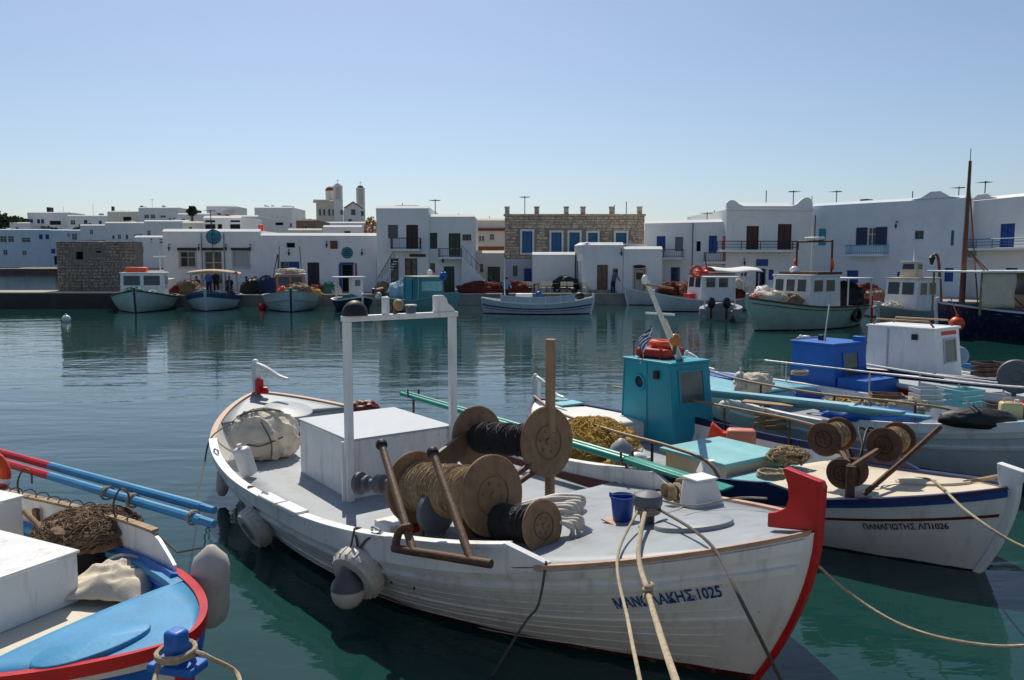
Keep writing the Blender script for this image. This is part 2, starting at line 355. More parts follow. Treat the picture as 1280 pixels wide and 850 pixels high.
def spool(root,c0,c1,Rf,Rc,cm,fm=None,th=.035,windings=True,loose=0,seed=1):
    """net drum: two flanges, a wound core and loose strands; c0,c1 are flange centres in local coords"""
    c0,c1=V(c0),V(c1); ax=(c1-c0).normalized(); L=(c1-c0).length; fm=fm or ply
    rnd=random.Random(seed); n=int(L/.018); prof=[(Rc*.6,0)]
    for i in range(n):
        z=th/2+(L-th)*(i+.5)/n; r=Rc*(1+.05*math.sin(i*.35+seed)+.03*rnd.uniform(-1,1)); prof+=[(r-.006,z-.4*(L/n)),(r+.004,z)]
    prof.append((Rc*.6,L)); core=MB().lathe(prof,c0,ax,28).build('net_drum',cm,root,smooth=60); root=core
    for c,sg in ((c0,-1),(c1,1)):
        prof=[(0,-th/2),(Rf-.012,-th/2),(Rf,-th/2+.01),(Rf,th/2-.01),(Rf-.012,th/2),(Rf*.52,th/2),(Rf*.5,th/2-.012),(Rf*.46,th/2-.012),(Rf*.44,th/2),(Rf*.1,th/2),(Rf*.09,th/2+.02),(0,th/2+.02)]
        mb=MB().lathe(prof,c,ax*sg,40); e=ax.orthogonal().normalized(); q=ax.cross(e)
        for k in range(6): bc=c+(e*math.cos(k*PI/3)+q*math.sin(k*PI/3))*Rf*.3+ax*sg*th/2; mb.lathe([(.014,-.004),(.014,.01),(.009,.014),(0,.014)],bc,ax*sg,6)
        mb.build('flange',fm,root,smooth=30)
    if loose:
        mb=MB(); e=ax.orthogonal().normalized(); q=ax.cross(e)
        for k in range(loose):
            a0=rnd.uniform(0,2*PI); z0=rnd.uniform(.06,L-.06); dz=rnd.uniform(-.12,.12); sp=rnd.uniform(1,3.5); pts=[]
            for i in range(12):
                a=a0+sp*i/11; z=min(L-.04,max(.04,z0+dz*i/11+.02*math.sin(i*1.3+k))); r=Rc*(1.045+.02*math.sin(i*.9+k)); pts.append(c0+ax*z+(e*math.cos(a)+q*math.sin(a))*r)
            mb.tube(pts,.0045,5)
        stuff(mb.build('loose_strands',cm,root,smooth=60))
def blob(name,m,c,r,root=None,amp=.25,fr=2.2,n=48,rr=30,seed=1,fold=0,flat=-.6):
    """heap of cloth or net"""
    mb=MB(); rows=[]
    r=V(r); c=V(c)
    for i in range(rr+1):
        th=PI*i/rr; row=[]
        for k in range(n):
            ph=2*PI*k/n; d=V((math.sin(th)*math.cos(ph),math.sin(th)*math.sin(ph),math.cos(th)))
            o=V((seed*3.1,seed*1.7,seed)); g=1+amp*mn.noise(d*fr+o)+amp*.5*mn.noise(d*fr*2.4+o)+amp*.25*mn.noise(d*fr*5+o)
            if fold:
                g+=fold*(1-abs(math.sin(3*ph+4*mn.noise(d*1.5+o)+2*d.z)))**3*.6+fold*.12*(1-abs(mn.noise(d*3.1+o))*2)**2
            p=V((d.x*r.x,d.y*r.y,d.z*r.z))*g; p.z=max(p.z,flat*r.z); row.append(c+p)
        rows.append(row)
    return mb.grid(rows,closed=True).build(name,m,root,smooth=70)
def strands(name,m,c,r,root,n=120,rad=.006,seed=2,flat=-.5,ln=10):
    rnd=random.Random(seed); mb=MB(); c=V(c); r=V(r)
    for k in range(n):
        a=rnd.uniform(0,2*PI); b=rnd.uniform(.05,1.45); pts=[]; da=rnd.uniform(-.9,.9); db=rnd.uniform(-.6,.6)
        for i in range(ln):
            f=i/(ln-1); A=a+da*f+.25*math.sin(f*7+k); Bq=b+db*f+.15*math.cos(f*9+k*2); g=1.03+.08*math.sin(f*11+k)+.06*rnd.random()
            p=V((math.sin(Bq)*math.cos(A)*r.x,math.sin(Bq)*math.sin(A)*r.y,math.cos(Bq)*r.z))*g; p.z=max(p.z,flat*r.z); pts.append(c+p)
        mb.tube(pts,rad,4,cap=False)
    return stuff(mb.build(name,m,root,smooth=60))
def coil(mb,c,r,turns,rad,h=.0,jit=.01,seed=1,n=18,ax=(0,0,1)):
    rnd=random.Random(seed); ax=V(ax).normalized(); e=ax.orthogonal().normalized(); q=ax.cross(e); c=V(c); pts=[]
    for i in range(int(turns*n)+1):
        a=2*PI*i/n; rr=r+jit*math.sin(i*.37+seed)+rnd.uniform(-jit,jit)*.4
        pts.append(c+(e*math.cos(a)+q*math.sin(a))*rr+ax*(h*i/(turns*n)+rnd.uniform(-jit,jit)*.4))
    return mb.tube(pts,rad,6)
def jerry(name,label,c,d,rz,m,capm,lie=False,group=None):
    root=empty(name,c,rz,label,'jerrycan',group); x,y,z=d
    MB().box((0,0,z/2),(x,y,z)).build('body',m,root,bevel=min(x,y)*.22,seg=3)
    if lie:
        MB().tube([(-x/2-.002,0,z*.55),(-x/2-.05,0,z*.55)],.05,12).build('cap',capm,root)
    else:
        MB().tube([(x*.25,0,z),(x*.25,0,z+.04)],.03,12).build('cap',capm,root)
        MB().tube(spline([(-x*.3,0,z-.01),(-x*.3,0,z+.05),(x*.05,0,z+.05),(x*.05,0,z-.01)],4),.012,8).build('handle',m,root)
    return root
# ======================= THE WHITE BOAT IN THE MIDDLE =======================
BM=Boat('fishing_boat','white wooden fishing boat with grey deck, red stem and three big net drums',(2.166,5.506),-.866,9.81,3.58,1.292,.534,1.047,.5,.82,.5,2.875,2.9,.8,.24,.864)
rt=BM.root
hullw=mat('white_hull_paint',None,.38,.05,3,.22,16,dirt=(.42,.36,.29),damt=.6,streak=True,chips=(.4,.35,.28),bands=[(-9,(.07,.012,.01)),(.02,(.07,.012,.01)),(.07,(.72,.72,.70))])
BM.hull(hullw,n=56,nu=14)
BM.strake('rubbing_strake',white,.85,.88,.035,-.985,.985)
BM.strake('lower_strake',white,.63,.645,.014,-.97,.95)
BM.strake('plank_seam',white,.54,.546,.006,-.95,.93)
for u_ in (.40,.47,.585,.69,.745,.80): BM.strake('plank_seam',white,u_,u_+.004,.0035,-.93,.93)
BM.strake('sheer_strake',white,.935,.985,.02,-.99,.99)
BM.rail('gunwale',trimw,.03,.03,-.012,.022,.685,.995,sides=(-1,)); BM.rail('gunwale',trimw,.03,.03,-.012,.022,.47,.995,sides=(1,)); BM.rail('gunwale',trimw,.03,.06,-.012,.025,-.995,-.6)
bh=lambda t:.05+.12*max(0,min(1,(t+.3)/.7))
BM.rail('bulwark',white,.015,.05,-.04,lambda t:bh(t),-.62,.645,n=44,sides=(-1,)); BM.rail('bulwark',white,.015,.05,-.04,lambda t:bh(t),-.62,.435,n=44,sides=(1,))
BM.rail('bulwark_cap',white,.035,.075,lambda t:bh(t)+.002,lambda t:bh(t)+.03,-.62,.635,n=44,sides=(-1,)); BM.rail('bulwark_cap',white,.035,.075,lambda t:bh(t)+.002,lambda t:bh(t)+.03,-.62,.425,n=44,sides=(1,))
for sd_ in (1,-1):                                   # sloping end boards of the bulwark
    p=lambda t:V((t*BM.L/2,sd_*(BM.hw(t)-.02),BM.sheer(t)))
    a,b=(p(.635),p(.70)) if sd_<0 else (p(.425),p(.49)); 
    MB().hexa([a+V((0,-.03,.01)),b+V((0,-.03,.01)),b+V((0,.03,.01)),a+V((0,.03,.01))],[a+V((0,-.03,bh(.635)+.03)),b+V((0,-.03,.035)),b+V((0,.03,.035)),a+V((0,.03,bh(.635)+.03))]).build('bulwark_end',white,rt,smooth=0)
for t in (-.06,.04):
    p=V((t*BM.L/2,-(BM.hw(t)-.015),BM.sheer(t)+bh(t)+.04)); MB().box(p,(.42,.15,.05),rz=.0 if t<0 else .03).build('rail_block',white,rt,bevel=.012)
DZ=.47
BM.deck('fore_deck',greyd,.30,.997,None,-.004,.03,.05,30); BM.deck('aft_deck',greyd,-.995,-.77,None,-.004,.03,.04,20)
BM.deck('waist_deck',greyd,-.79,.32,DZ,0,.03,.02,24)
BM.bulkhead('bulkhead',greyd,-.77,DZ-.05,BM.sheer(-.77)-.02); BM.bulkhead('bulkhead',greyd,.30,DZ-.05,BM.sheer(.3)+.01)
BM.liner('bulwark_lining',white,-.77,.32,DZ,.055,.03)
for s_ in (1,):
    BM.strake('bulwark_stripe',dred,lambda t:BM.uz(t,BM.sheer(t)-.13),lambda t:BM.uz(t,BM.sheer(t)-.03),-.075,-.5,.3,sides=(s_,))
# stem with its tall head and the tiller-crowned stern post
BM.stem('stem',redp,[(.035,.02),(.045,.33),(.025,.37),(-.25,.415),(-.275,.405),(-.23,.30),(-.215,.20),(-.24,.12),(-.31,.075),(-.38,.05),(-.38,-.06)],.075,.035,.012,z0=-.2)
BM.stem('stern_post',white,[(-.06,.10),(-.09,.42),(.05,.46),(.12,.42),(.10,.1),(.08,.0)],.09,.05,.05,end=-1,z0=-.2)
ex=-BM.L/2; ez=BM.zs
MB().tube(spline([(ex-.12,0,ez+.44),(ex+.02,-.0,ez+.47),(ex+.2,.08,ez+.42),(ex+.42,.2,ez+.30),(ex+.6,.28,ez+.26)],6),[.03+.012*math.sin(PI*i/24) for i in range(25)],8).build('tiller',white,rt)
MB().ball((ex-.02,0,ez+.5),.055).build('finial',white,rt)
MB().box((ex+.16,-.02,ez+.13),(.1,.12,.24)).build('rudder_head_cap',redp,rt,bevel=.02)
MB().lathe([(.0,0),(.05,0),(.06,.03),(.035,.06),(.05,.09),(0,.1)],(ex+.28,.03,ez+.03),n=12).build('cleat',redp,rt)
# oval hatch covers
def oval(root,c,rx,ry,th,m,rz=0,nm='hatch_cover',zf=None):
    M=Matrix.Rotation(rz,3,'Z'); prof=[(1,0),(1.0,th*.75),(.985,th),(.96,th+.004),(0,th+.012)]; rows=[[V(c)+M@V((rx*a*math.cos(2*PI*k/40),ry*a*math.sin(2*PI*k/40),z)) for k in range(40)] for a,z in prof]
    if zf: rows=[[V((p.x,p.y,p.z-c[2]+zf(p.x,p.y))) for p in rw] for rw in rows]
    return MB().grid(rows,closed=True).build(nm,m,root,smooth=30)
def dh(bt,x,y,cam_=.05,dz=-.004,inset=.03):
    t=max(-.99,min(.99,x/(bt.L/2))); w_=max(.05,bt.hw(t)-inset); return bt.sheer(t)+dz+cam_*max(0,1-(y/w_)**2)*min(1,w_)
def onb(bt,u,v,cam_=.05,dz=-.004):
    z=bt.zm+.3
    for _ in range(8):
        p=bt.loc(u,v,z); z=dh(bt,p.x,p.y,cam_,dz)
    return V((p.x,p.y,z))
hc=onb(BM,866,657); oval(rt,(hc.x,hc.y,hc.z),.34,.28,.04,greyd,zf=lambda x,y:dh(BM,x,y)-.002)
hc=onb(BM,360,512); oval(rt,(hc.x,hc.y,hc.z),.42,.36,.035,greyd,zf=lambda x,y:dh(BM,x,y,.04)-.002)
# engine box and arch: corners read off the deck
b1=BM.loc(438,624,DZ+.02); a1=BM.loc(376,589,DZ+.02)
fwd=(b1-a1); bl=fwd.length; fwd.normalize(); lat=V((-fwd.y,fwd.x,0)); brz=math.atan2(fwd.y,fwd.x)
wb=BM.M@V((b1.x,b1.y,0)); bh_=PY(438,552,wb.y).z-DZ
ctop=BM.loc(558,532,DZ+bh_); bw=min(1.9,max(1.0,(ctop-b1).dot(lat)))
bc_=(a1+b1)/2+lat*(bw/2)
print('BOX',b1,a1,bl,bw,bh_)
MB().box((bc_.x,bc_.y,DZ+bh_/2),(bl,bw,bh_),rz=brz).build('engine_box',white,rt,bevel=.012)
MB().box((bc_.x,bc_.y,DZ+bh_+.012),(bl+.03,bw+.03,.025),rz=brz).build('engine_box_lid',greyl,rt,bevel=.008)
pz=PY(428,402,wb.y).z-DZ
AM=Matrix.Translation((b1.x,b1.y,DZ))@Matrix.Rotation(brz,4,'Z')
for y in (-.02,bw+.0):
    p=AM@V((.045,y,pz/2)); MB().box(p,(.075,.09,pz),rz=brz).build('arch_post',white,rt,bevel=.01)
    p=AM@V((.01,y-.065 if y<.5 else y+.065,.35)); MB().box(p,(.03,.03,.7),rz=brz).build('post_batten',white,rt)
ya,yb=-.075,bw+.06
def arch(nm,mb,m,bv=.01): mb.v=[tuple(AM@V(p)) for p in mb.v]; return mb.build(nm,m,rt,bevel=bv)
arch('arch_beam',MB().box((.045,(ya+yb)/2,pz+.035),(.1,yb-ya,.065)),white)
arch('roller_cheek',MB().prism([(-.06,0),(.06,0),(.06,.17),(.04,.2),(-.06,.2)],.05,Matrix.Translation((.045,ya+(yb-ya)*.36,pz+.067))),white)
arch('roller_cheek',MB().prism([(-.1,0),(.2,0),(.16,.05),(.09,.1),(.07,.16),(.03,.2),(-.1,.2)],.06,Matrix.Translation((.045,yb-.22,pz+.067))@Matrix.Rotation(PI/2,4,'Z')),white)
arch('lamp_hood',MB().ball((.03,ya+.16,pz+.068),(.13,.15,.17),20,12,flat=0),blackm,0)
arch('navigation_light',MB().box((.045,ya+(yb-ya)*.58,pz+.11),(.08,.1,.085)),greyp); arch('navigation_light_cap',MB().box((.045,ya+(yb-ya)*.58,pz+.16),(.09,.11,.018)),white,.004)
arch('lamp_bracket',MB().tube([(.045,ya+(yb-ya)*.44,pz+.067),(.05,ya+(yb-ya)*.44,pz+.17)],.025,10),rusty,0); arch('work_lamp',MB().ball((.07,ya+(yb-ya)*.46,pz+.17),(.08,.055,.07)),woodl,0)
# net drums: flange centres from the picture, on a plane across the boat
def onx(u,v,x):       # pixel -> local point on the cross plane local x = const
    o=BM.I@V((0,0,H)); d=BM.I.to_3x3()@ray(u,v); return o+d*((x-o.x)/d.x)
def ony(u,v,y):
    o=BM.I@V((0,0,H)); d=BM.I.to_3x3()@ray(u,v); return o+d*((y-o.y)/d.y)
def lp(p): return BM.I@p
def L_(u,v,D): return lp(PY(u,v,D))
hv=V((math.cos(BM.hd),math.sin(BM.hd),0))
# --- net drums on their timber frame (parts of the boat) ---
d1a,d1b=L_(615,619,6.9),L_(521,609,7.72); d2a,d2b=L_(684,552,8.0),L_(597,547,8.85); d3a,d3b=L_(678,657,6.5),L_(600,650,7.1)
spool(rt,d1b,d1a,.36,.235,twine,loose=90,seed=3)
spool(rt,d2b,d2a,.36,.165,blackn,loose=40,seed=5)
spool(rt,d3b,d3a,.225,.15,blackn,loose=30,seed=8)
# hub frames, legs
def beam(a,b,w_,h_,m,nm='frame_beam',par=None):
    a,b=V(a),V(b); d=(b-a); x=d.normalized(); z=V((0,0,1)); y=z.cross(x)
    y=y.normalized() if y.length>1e-4 else V((0,1,0)); z=x.cross(y); M=Matrix((x,y,z)).transposed()
    return MB().box((a+b)/2,(d.length,w_,h_),M=M).build(nm,m,par or rt,bevel=.008)
back1=d1b-V((.07,0,0)); back2=d2b-V((.07,0,0))
beam(back1+V((0,.0,.02)),back2,.05,.26,woodb); 
for p in (back1,back2): beam(p+V((-.06,0,.12)),V((p.x-.06,p.y,DZ)),.06,.09,woodb,'frame_leg')
pk=L_(688,470,8.08); MB().tube([(pk.x,pk.y,L_(688,424,8.08).z),(pk.x,pk.y,.55)],.052,14).build('mast_post',woodl,rt)
for k in (0,1): beam(V((pk.x,pk.y,1.15+.1*k)),V((d1a.x-.3,d1a.y+.05,.9+.1*k)),.04,.05,rusty,'frame_strut')
for (u,v) in ((530,640),(556,650)):
    a=L_(u,v,7.3); beam(a,V((a.x+.1,a.y-.12,.45)),.04,.05,woodb,'frame_leg')
a=L_(545,640,7.25); MB().lathe([(0,-.05),(.17,-.05),(.2,-.03),(.2,.03),(.17,.05),(0,.05)],a,(1,0,.1),24).build('drive_wheel',greyp,rt)
MB().tube([d3b,d3b-V((.4,0,0))],.03,10).build('drum_axle',rusty,rt); MB().tube([d1b,d1b-V((.35,0,0))],.03,10).build('drum_axle',rusty,rt)
# net guide: two capped pipes on a rail pipe
g0,g1=BM.loc(497,686,.90),BM.loc(614,705,.97)
MB().tube(spline([g0+V((0.02,.12,.16)),g0+V((-.05,.06,.13)),g0+V((-.03,.0,.02)),g0,g0.lerp(g1,.5),g1],6),.034,12).build('guide_pipe',rusty,rt)
for (ut,vt,f) in ((477,556,.18),(541,566,.80)):
    b=g0.lerp(g1,f); t_=L_(ut,vt,7.15 if f<.5 else 6.75)
    MB().tube([b,t_],.034,12).build('guide_roller',woodb,rt)
    MB().lathe([(0,-.02),(.05,-.02),(.055,.0),(.05,.025),(.02,.035),(0,.04)],t_,(t_-b),16).build('roller_cap',dmetal,rt)
# hydraulic motor
m0,m1=L_(446,604,7.95),L_(492,606,7.75); d=(m1-m0).length
MB().lathe([(0,0),(.1,0),(.115,.02),(.115,.06),(.06,.08),(.06,.1),(.085,.12),(.085,.15),(.05,.17),(.05,.22),(.075,.23),(.1,.26),(.1,.34),(.06,.37),(.04,d+.2)],m0,m1-m0,20).build('winch_motor',greyp,rt,smooth=30)
bb=onx(500,630,d1b.x-.1)
MB().box((d1b.x-.12,d1b.y-.02,DZ+.1),(.3,.62,.16)).build('winch_bed',white,rt,bevel=.01)
q=BM.loc(505,664,DZ+.05); MB().hexa([V((q.x-.28,q.y-.12,DZ+.02)),V((q.x+.3,q.y-.1,DZ+.02)),V((q.x+.3,q.y+.1,DZ+.02)),V((q.x-.1,q.y+.2,DZ+.02))],[V((q.x-.28,q.y-.12,DZ+.14)),V((q.x+.3,q.y-.1,DZ+.16)),V((q.x+.3,q.y+.1,DZ+.16)),V((q.x-.1,q.y+.2,DZ+.14))]).build('deck_box',redp,rt,bevel=.01)
# lettering
zl=lambda t:.568+1.52*(t-.77)
BM.text('ΜΑΝΩΛΑΚΗΣ',.14,.77,zl,-1,bluedr,sx=.55,off=.01,bold=.02)
BM.text('ΛΠ',.06,.866,zl,-1,bluedr,sx=.5,off=.01)
BM.text('1025',.145,.875,zl,-1,bluedr,sx=.5,off=.01,bold=.02)
# scuppers and deck fittings
for t in (.30,.36,.42): MB().ball(BM.pt(t,.745,-1,.01),.012,8,5).build('scupper',dmetal,rt)
bo=onb(BM,809,655); MB().lathe([(.06,0),(.065,.10),(.075,.15),(.12,.17),(.128,.19),(.128,.24),(.115,.265),(.07,.285),(0,.295)],bo,n=26).build('mooring_bollard',greyp,rt)
for sd_ in (1,-1):
    for t in (-.5,-.1,.35):
        p=V((t*BM.L/2,sd_*(BM.hw(t)-.02),BM.sheer(t)+bh(t)+.03)); MB().tube(spline([p+V((-.07,0,0)),p+V((-.06,0,.04)),p+V((.06,0,.04)),p+V((.07,0,0))],4),.012,6).build('cleat',metal,rt)
# port rail crutches
oars=[]
ca=V((-.53*BM.L/2,BM.hw(-.53)-.02,BM.sheer(-.53))); cb=V((.33*BM.L/2,BM.hw(.33)-.03,BM.sheer(.33)))
for c,hh in ((ca,.42),(cb,.26)):
    MB().tube([c,c+V((0,0,hh))],.018,8).tube(spline([c+V((0,-.1,hh+.14)),c+V((0,-.09,hh+.03)),c+V((0,0,hh-.01)),c+V((0,.09,hh+.03)),c+V((0,.1,hh+.12))],5),.014,8).build('oar_crutch',rusty,rt)
W=lambda p:BM.M@V(p)
def world(name,mb,m,label,cat,group=None,**k): return tag(mb.build(name,m,None,**k),label,cat,group)
# --- green oars lying in the crutches ---
for k,(dy,dz) in enumerate(((-.045,.45),(.05,.452))):
    a=W(ca+V((-.28,dy,dz))); b=W(cb+V((.0,dy*.9,dz-.16))); d=(b-a).normalized(); e=b+d*1.35
    root=empty('oar',a,0,('green oar lying in the rail crutches, the one on the drum side','green oar lying in the rail crutches, the outboard one')[k],'oar','green oars on the white boat')
    MB().tube([V((0,0,0)),(b-a)*.5,(b-a)],[.032,.04,.042],12).build('shaft',greenp,root)
    s_=V((0,0,1)).cross(d).normalized()
    MB().hexa([b-a+s_*.04+V((0,0,-.03)),b-a-s_*.04+V((0,0,-.03)),e-a-s_*.075+V((0,0,-.012)),e-a+s_*.075+V((0,0,-.012))],[b-a+s_*.04+V((0,0,.03)),b-a-s_*.04+V((0,0,.03)),e-a-s_*.075+V((0,0,.012)),e-a+s_*.075+V((0,0,.012))]).build('blade',greenp,root,bevel=.01)
# --- bucket ---
bp=W(onb(BM,778,651)); root=empty('bucket',bp+V((0,0,.01)),0,'small blue plastic bucket standing beside the grey bollard','bucket')
pr=[(.0,0),(.085,0),(.108,.20),(.115,.205),(.115,.225),(.107,.225),(.103,.2),(.08,.012),(0,.012)]
MB().lathe(pr,n=28).build('pail',bluepl,root)
for a_ in (0,PI): MB().box((.112*math.cos(a_),.112*math.sin(a_),.235),(.02,.03,.04)).build('handle_ear',bluepl,root,bevel=.004)
MB().tube([(.113*math.cos(a_),.113*math.sin(a_)*.3,.225+.0*a_-.09*math.sin(a_)*0) for a_ in [i*PI/10 for i in range(11)]],.005,6).build('handle',metal,root)
MB().box((0,0,-.006),(.3,.24,.012),rz=.5).build('base_board',trimw,root)
# --- rope coil and foam box behind the bollard ---
cp=W(onb(BM,846,630)); root=empty('rope_coil',cp,0,'hank of pale rope with a tan collar beside the bollard','rope')
mb=MB()
for k in range(7): coil(mb,(-.02+.02*k,.0,.1),.085+.005*(k%3),1.0,.011,.012,.012,k,ax=(1,.5,0))
mb.build('hank',rope,root)
mb=MB()
for k in range(4): coil(mb,(.06+.02*k,.03,.17),.07,1.0,.011,.01,.01,k+9,ax=(.6,1,.3))
mb.build('loose_turns',rope,root)
mb=MB()
for k in range(6): coil(mb,(-.12+.011*k,-.03,.13),.075,1.0,.010,.006,.006,k+20,ax=(1,.45,0))
mb.build('collar',twine,root)
fp=W(onb(BM,876,632)); root=empty('foam_box',fp,.5,'white foam box with chamfered end behind the rope hank','box')
MB().hexa([V((-.17,-.12,0)),V((.2,-.12,0)),V((.2,.12,0)),V((-.17,.12,0))],[V((-.15,-.1,.26)),V((.1,-.1,.27)),V((.1,.1,.27)),V((-.15,.1,.26))]).build('body',foam,root,bevel=.02)
MB().box((-.02,0,.278),(.26,.22,.02)).build('lid',foam,root,bevel=.006)
# --- hose bundle across the small drum ---
o=PY(690,648,6.85); root=empty('hose_bundle',o,0,'bundle of folded pale canvas hoses beside the small black drum','hose'); rnd=random.Random(4)
for k in range(10):
    D=6.95-.03*k; j=rnd.uniform(-3,3); pts=[PY(640+2*k,636+2.2*k,D)-o,PY(668,628+2.8*k+j,D-.03)-o,PY(700,622+3.6*k+j,D-.05)-o,PY(727-1.2*k+j,621+4.2*k,D-.05)-o,PY(732-1.5*k+2*j,632+4.2*k,D-.02)-o]
    sp=spline(pts,6); MB().tube(sp,[.026+.006*math.sin(i*.7+k) for i in range(len(sp))],8).build('hose',canvas if k%3 else fender,root,smooth=60)
# --- canvas bundle, white can, fenders on the starboard quarter ---
bc=BM.loc(331,572,DZ); bw_=W((bc.x,bc.y,DZ+.30))
root=empty('canvas_bundle',bw_,0,'big bundle of beige canvas tied with rope on the aft deck','canvas bundle')
blob('cloth',canvas,(0,0,0),(.44,.40,.36),root,.10,1.3,80,48,3,.24,-.75)
mb=MB(); mb.tube(spline([(-.40,-.1,.22),(-.2,-.2,.36),(.05,-.15,.40),(.22,.0,.36),(.30,.12,.25)],6),.012,6); mb.tube(spline([(.08,-.36,.28),(.22,-.40,.0),(.2,-.4,-.25)],6),.01,6); mb.tube(spline([(-.1,-.42,-.02),(.1,-.44,-.03),(.35,-.3,.06)],6),.01,6); mb.build('lashing',roped,root)
cw=BM.loc(307,598,DZ); cc=W((cw.x,cw.y,DZ+.02)); root=empty('plastic_can',cc,-.4,'white plastic can leaning on the canvas bundle','jerrycan')
Mt=Matrix.Rotation(.25,3,'X')@Matrix.Rotation(-.15,3,'Y'); MB().box((0,0,.2),(.2,.16,.38),M=Mt).build('body',plasw,root,bevel=.045,seg=3); MB().tube([Mt@V((0,0,.2))+V((0,0,.19)),Mt@V((0,0,.24))+V((0,0,.2))],.03,12).build('cap',plasw,root)
def long_fender(nm,label,c,ln,r,m,tilt=(0,0,1),hang=None,group=None):
    root=empty(nm,c,0,label,'fender',group); ax=V(tilt).normalized()
    MB().lathe([(0,-ln/2),(r*.5,-ln/2+.01),(r*.85,-ln/2+.06),(r,-ln/2+.14),(r,ln/2-.14),(r*.85,ln/2-.06),(r*.5,ln/2-.01),(r*.25,ln/2+.03),(0,ln/2+.04)],(0,0,0),ax,20).build('float',m,root)
    if hang is not None: MB().tube([ax*(ln/2+.03),(V(hang)-V(c))*.6+ax*.02,V(hang)-V(c)],.009,6).build('lanyard',roped,root)
    return root
def gw(bt,t,side,dz=0): return bt.M@V((t*bt.L/2,side*bt.hw(t),bt.sheer(t)+dz))
long_fender('fender','long white fender hanging off the rail by the canvas bundle',BM.M@BM.pt(-.56,.72,-1,.1),.46,.085,fender,(.1,.05,1),gw(BM,-.53,-1,.07))
for t,u_,lab,ro in ((-.17,.74,'white painted tyre fender on the rail aft of the engine box',.24),(.31,.88,'white painted tyre fender beside the hanging dark buoy',.255)):
    a=BM.pt(t,u_,-1); b=BM.pt(t,u_,-1,1); ax=(BM.M.to_3x3()@(b-a)).normalized(); ax=(ax+V((.12,0,.1))).normalized(); c=BM.M@(a+(b-a)*.12)
    tyre('tyre_fender',lab,c,ax,ro,ro*.52,.17)
    tp=c+V((0,0,ro)); h=gw(BM,t-.02,-1,bh(t)+.04); h2=gw(BM,t+.05,-1,bh(t)+.04)
    rp=MB(); rp.tube(spline([h+V((.05,.06,-.02)),h,h.lerp(tp,.5),tp+V((0,0,-.02)),c+V((0,0,ro*.6))],5),.011,6); rp.tube(spline([h2+V((.05,.06,-.02)),h2,h2.lerp(tp,.6),tp+V((0,0,-.06))],5),.011,6)
    world('tyre_lanyard',rp,roped,'dark lanyard holding the '+('aft tyre fender' if t<0 else 'tyre fender by the buoy'),'rope')
c=PY(435,735,6.85); root=empty('buoy',c,0,'round pale buoy with dark neck hanging against the tyre','buoy')
MB().ball((0,0,-.03),(.15,.15,.155),22,14).build('float',fender,root); MB().lathe([(.152,.0),(.135,.06),(.07,.15),(.04,.22),(0,.24)],n=20).build('neck',greyp,root); MB().tube([(0,0,.23),(.05,.08,.5)],.01,6).build('lanyard',roped,root)
# heap on the port rail behind the engine box
q=W(V((-.70*BM.L/2,BM.hw(-.7)-.12,BM.sheer(-.7)+.05))); root=empty('cloth_heap',q,0,'dark red cloth heap on the rail behind the engine box','cloth'); blob('cloth',dred,(0,0,0.03),(.26,.2,.12),root,.25,2,40,24,6,.1,-.4)
# --- mooring ropes ---
def wrope(name,pts,r,m,label,k=8,grp=None): return world(name,MB().tube(spline(pts,k),r,6),m,label,'rope',grp,smooth=60)
bW=W(bo)
mb=MB(); coil(mb,bW+V((0,0,.1)),.1,4,.014,.1,.006,3); world('bollard_turns',mb,rope,'turns of pale rope wound round the grey bollard','rope')
gA,gB,gC=W(onb(BM,772,703)),W(onb(BM,798,698)),W(onb(BM,886,687))
up=V((0,0,.05))
wrope('mooring_rope',[bW+V((-.08,-.04,.15)),gA+up,gA.lerp(V((.47,2.5,1.6)),.5)-V((0,0,.03)),V((.47,2.5,1.6))],.011,rope,'thin pale mooring rope running from the bollard across the hull, aft of the knotted one')
k0=gB.lerp(V((.62,2.5,1.6)),.30)
wrope('mooring_rope',[bW+V((-.03,-.08,.15)),gB+up,k0-V((0,0,.03)),gB.lerp(V((.62,2.5,1.6)),.65)-V((0,0,.04)),V((.62,2.5,1.6))],.019,rope,'thick pale mooring rope with a knot hanging in front of the lettering')
mb=MB(); coil(mb,k0-V((0,0,.07)),.02,5,.012,.1,.006,2,n=10); world('rope_knot',mb,rope,'knot of pale rope halfway down the thick mooring rope','rope')
wrope('mooring_rope',[bW+V((.08,-.04,.15)),gC+up,PY(932,762,4.75),PZ(985,852,.1)-V((0,.15,.12))],.012,roped,'dark mooring rope slanting over the bow planking into the water')
wrope('slack_line',[bW+V((.1,.05,.2)),W(onb(BM,868,640))+V((0,0,.06)),W(onb(BM,920,636))+V((0,0,.1)),W(onb(BM,958,640))+V((0,0,.12))],.009,rope,'thin slack line from the bollard to the red stem')
wrope('slack_line',[W(onb(BM,830,640))+V((0,0,.1)),W(onb(BM,853,634))+V((0,0,.03)),W(onb(BM,880,619))+V((0,0,.03))],.009,rope,'thin line lying between bollard and foam box')
e0=gw(BM,.70,-1,.05); wrope('mooring_rope',[e0,e0+V((-.06,-.08,-.3)),PY(655,780,5.7),PZ(612,850,-.05)],.010,roped,'dark rope hanging from the bulwark end down into the water')
a=gw(BM,-.64,-1,.06)
wrope('mooring_rope',[W(onb(BM,292,527)),a,a+V((-.07,-.12,-.35)),PY(243,632,8.2)],.011,roped,'dark rope looping from the canvas bundle over the stern quarter')
st=W(V((BM.L/2+.02,0,BM.zb-.25)))
wrope('mooring_rope',[st,PY(1060,740,5.6),PY(1120,778,5.3),PY(1190,800,5.0),PY(1280,807,4.8),PY(1420,780,4.4),V((3.9,2.45,1.5))],.011,rope,'pale rope sagging over the water from the red stem')
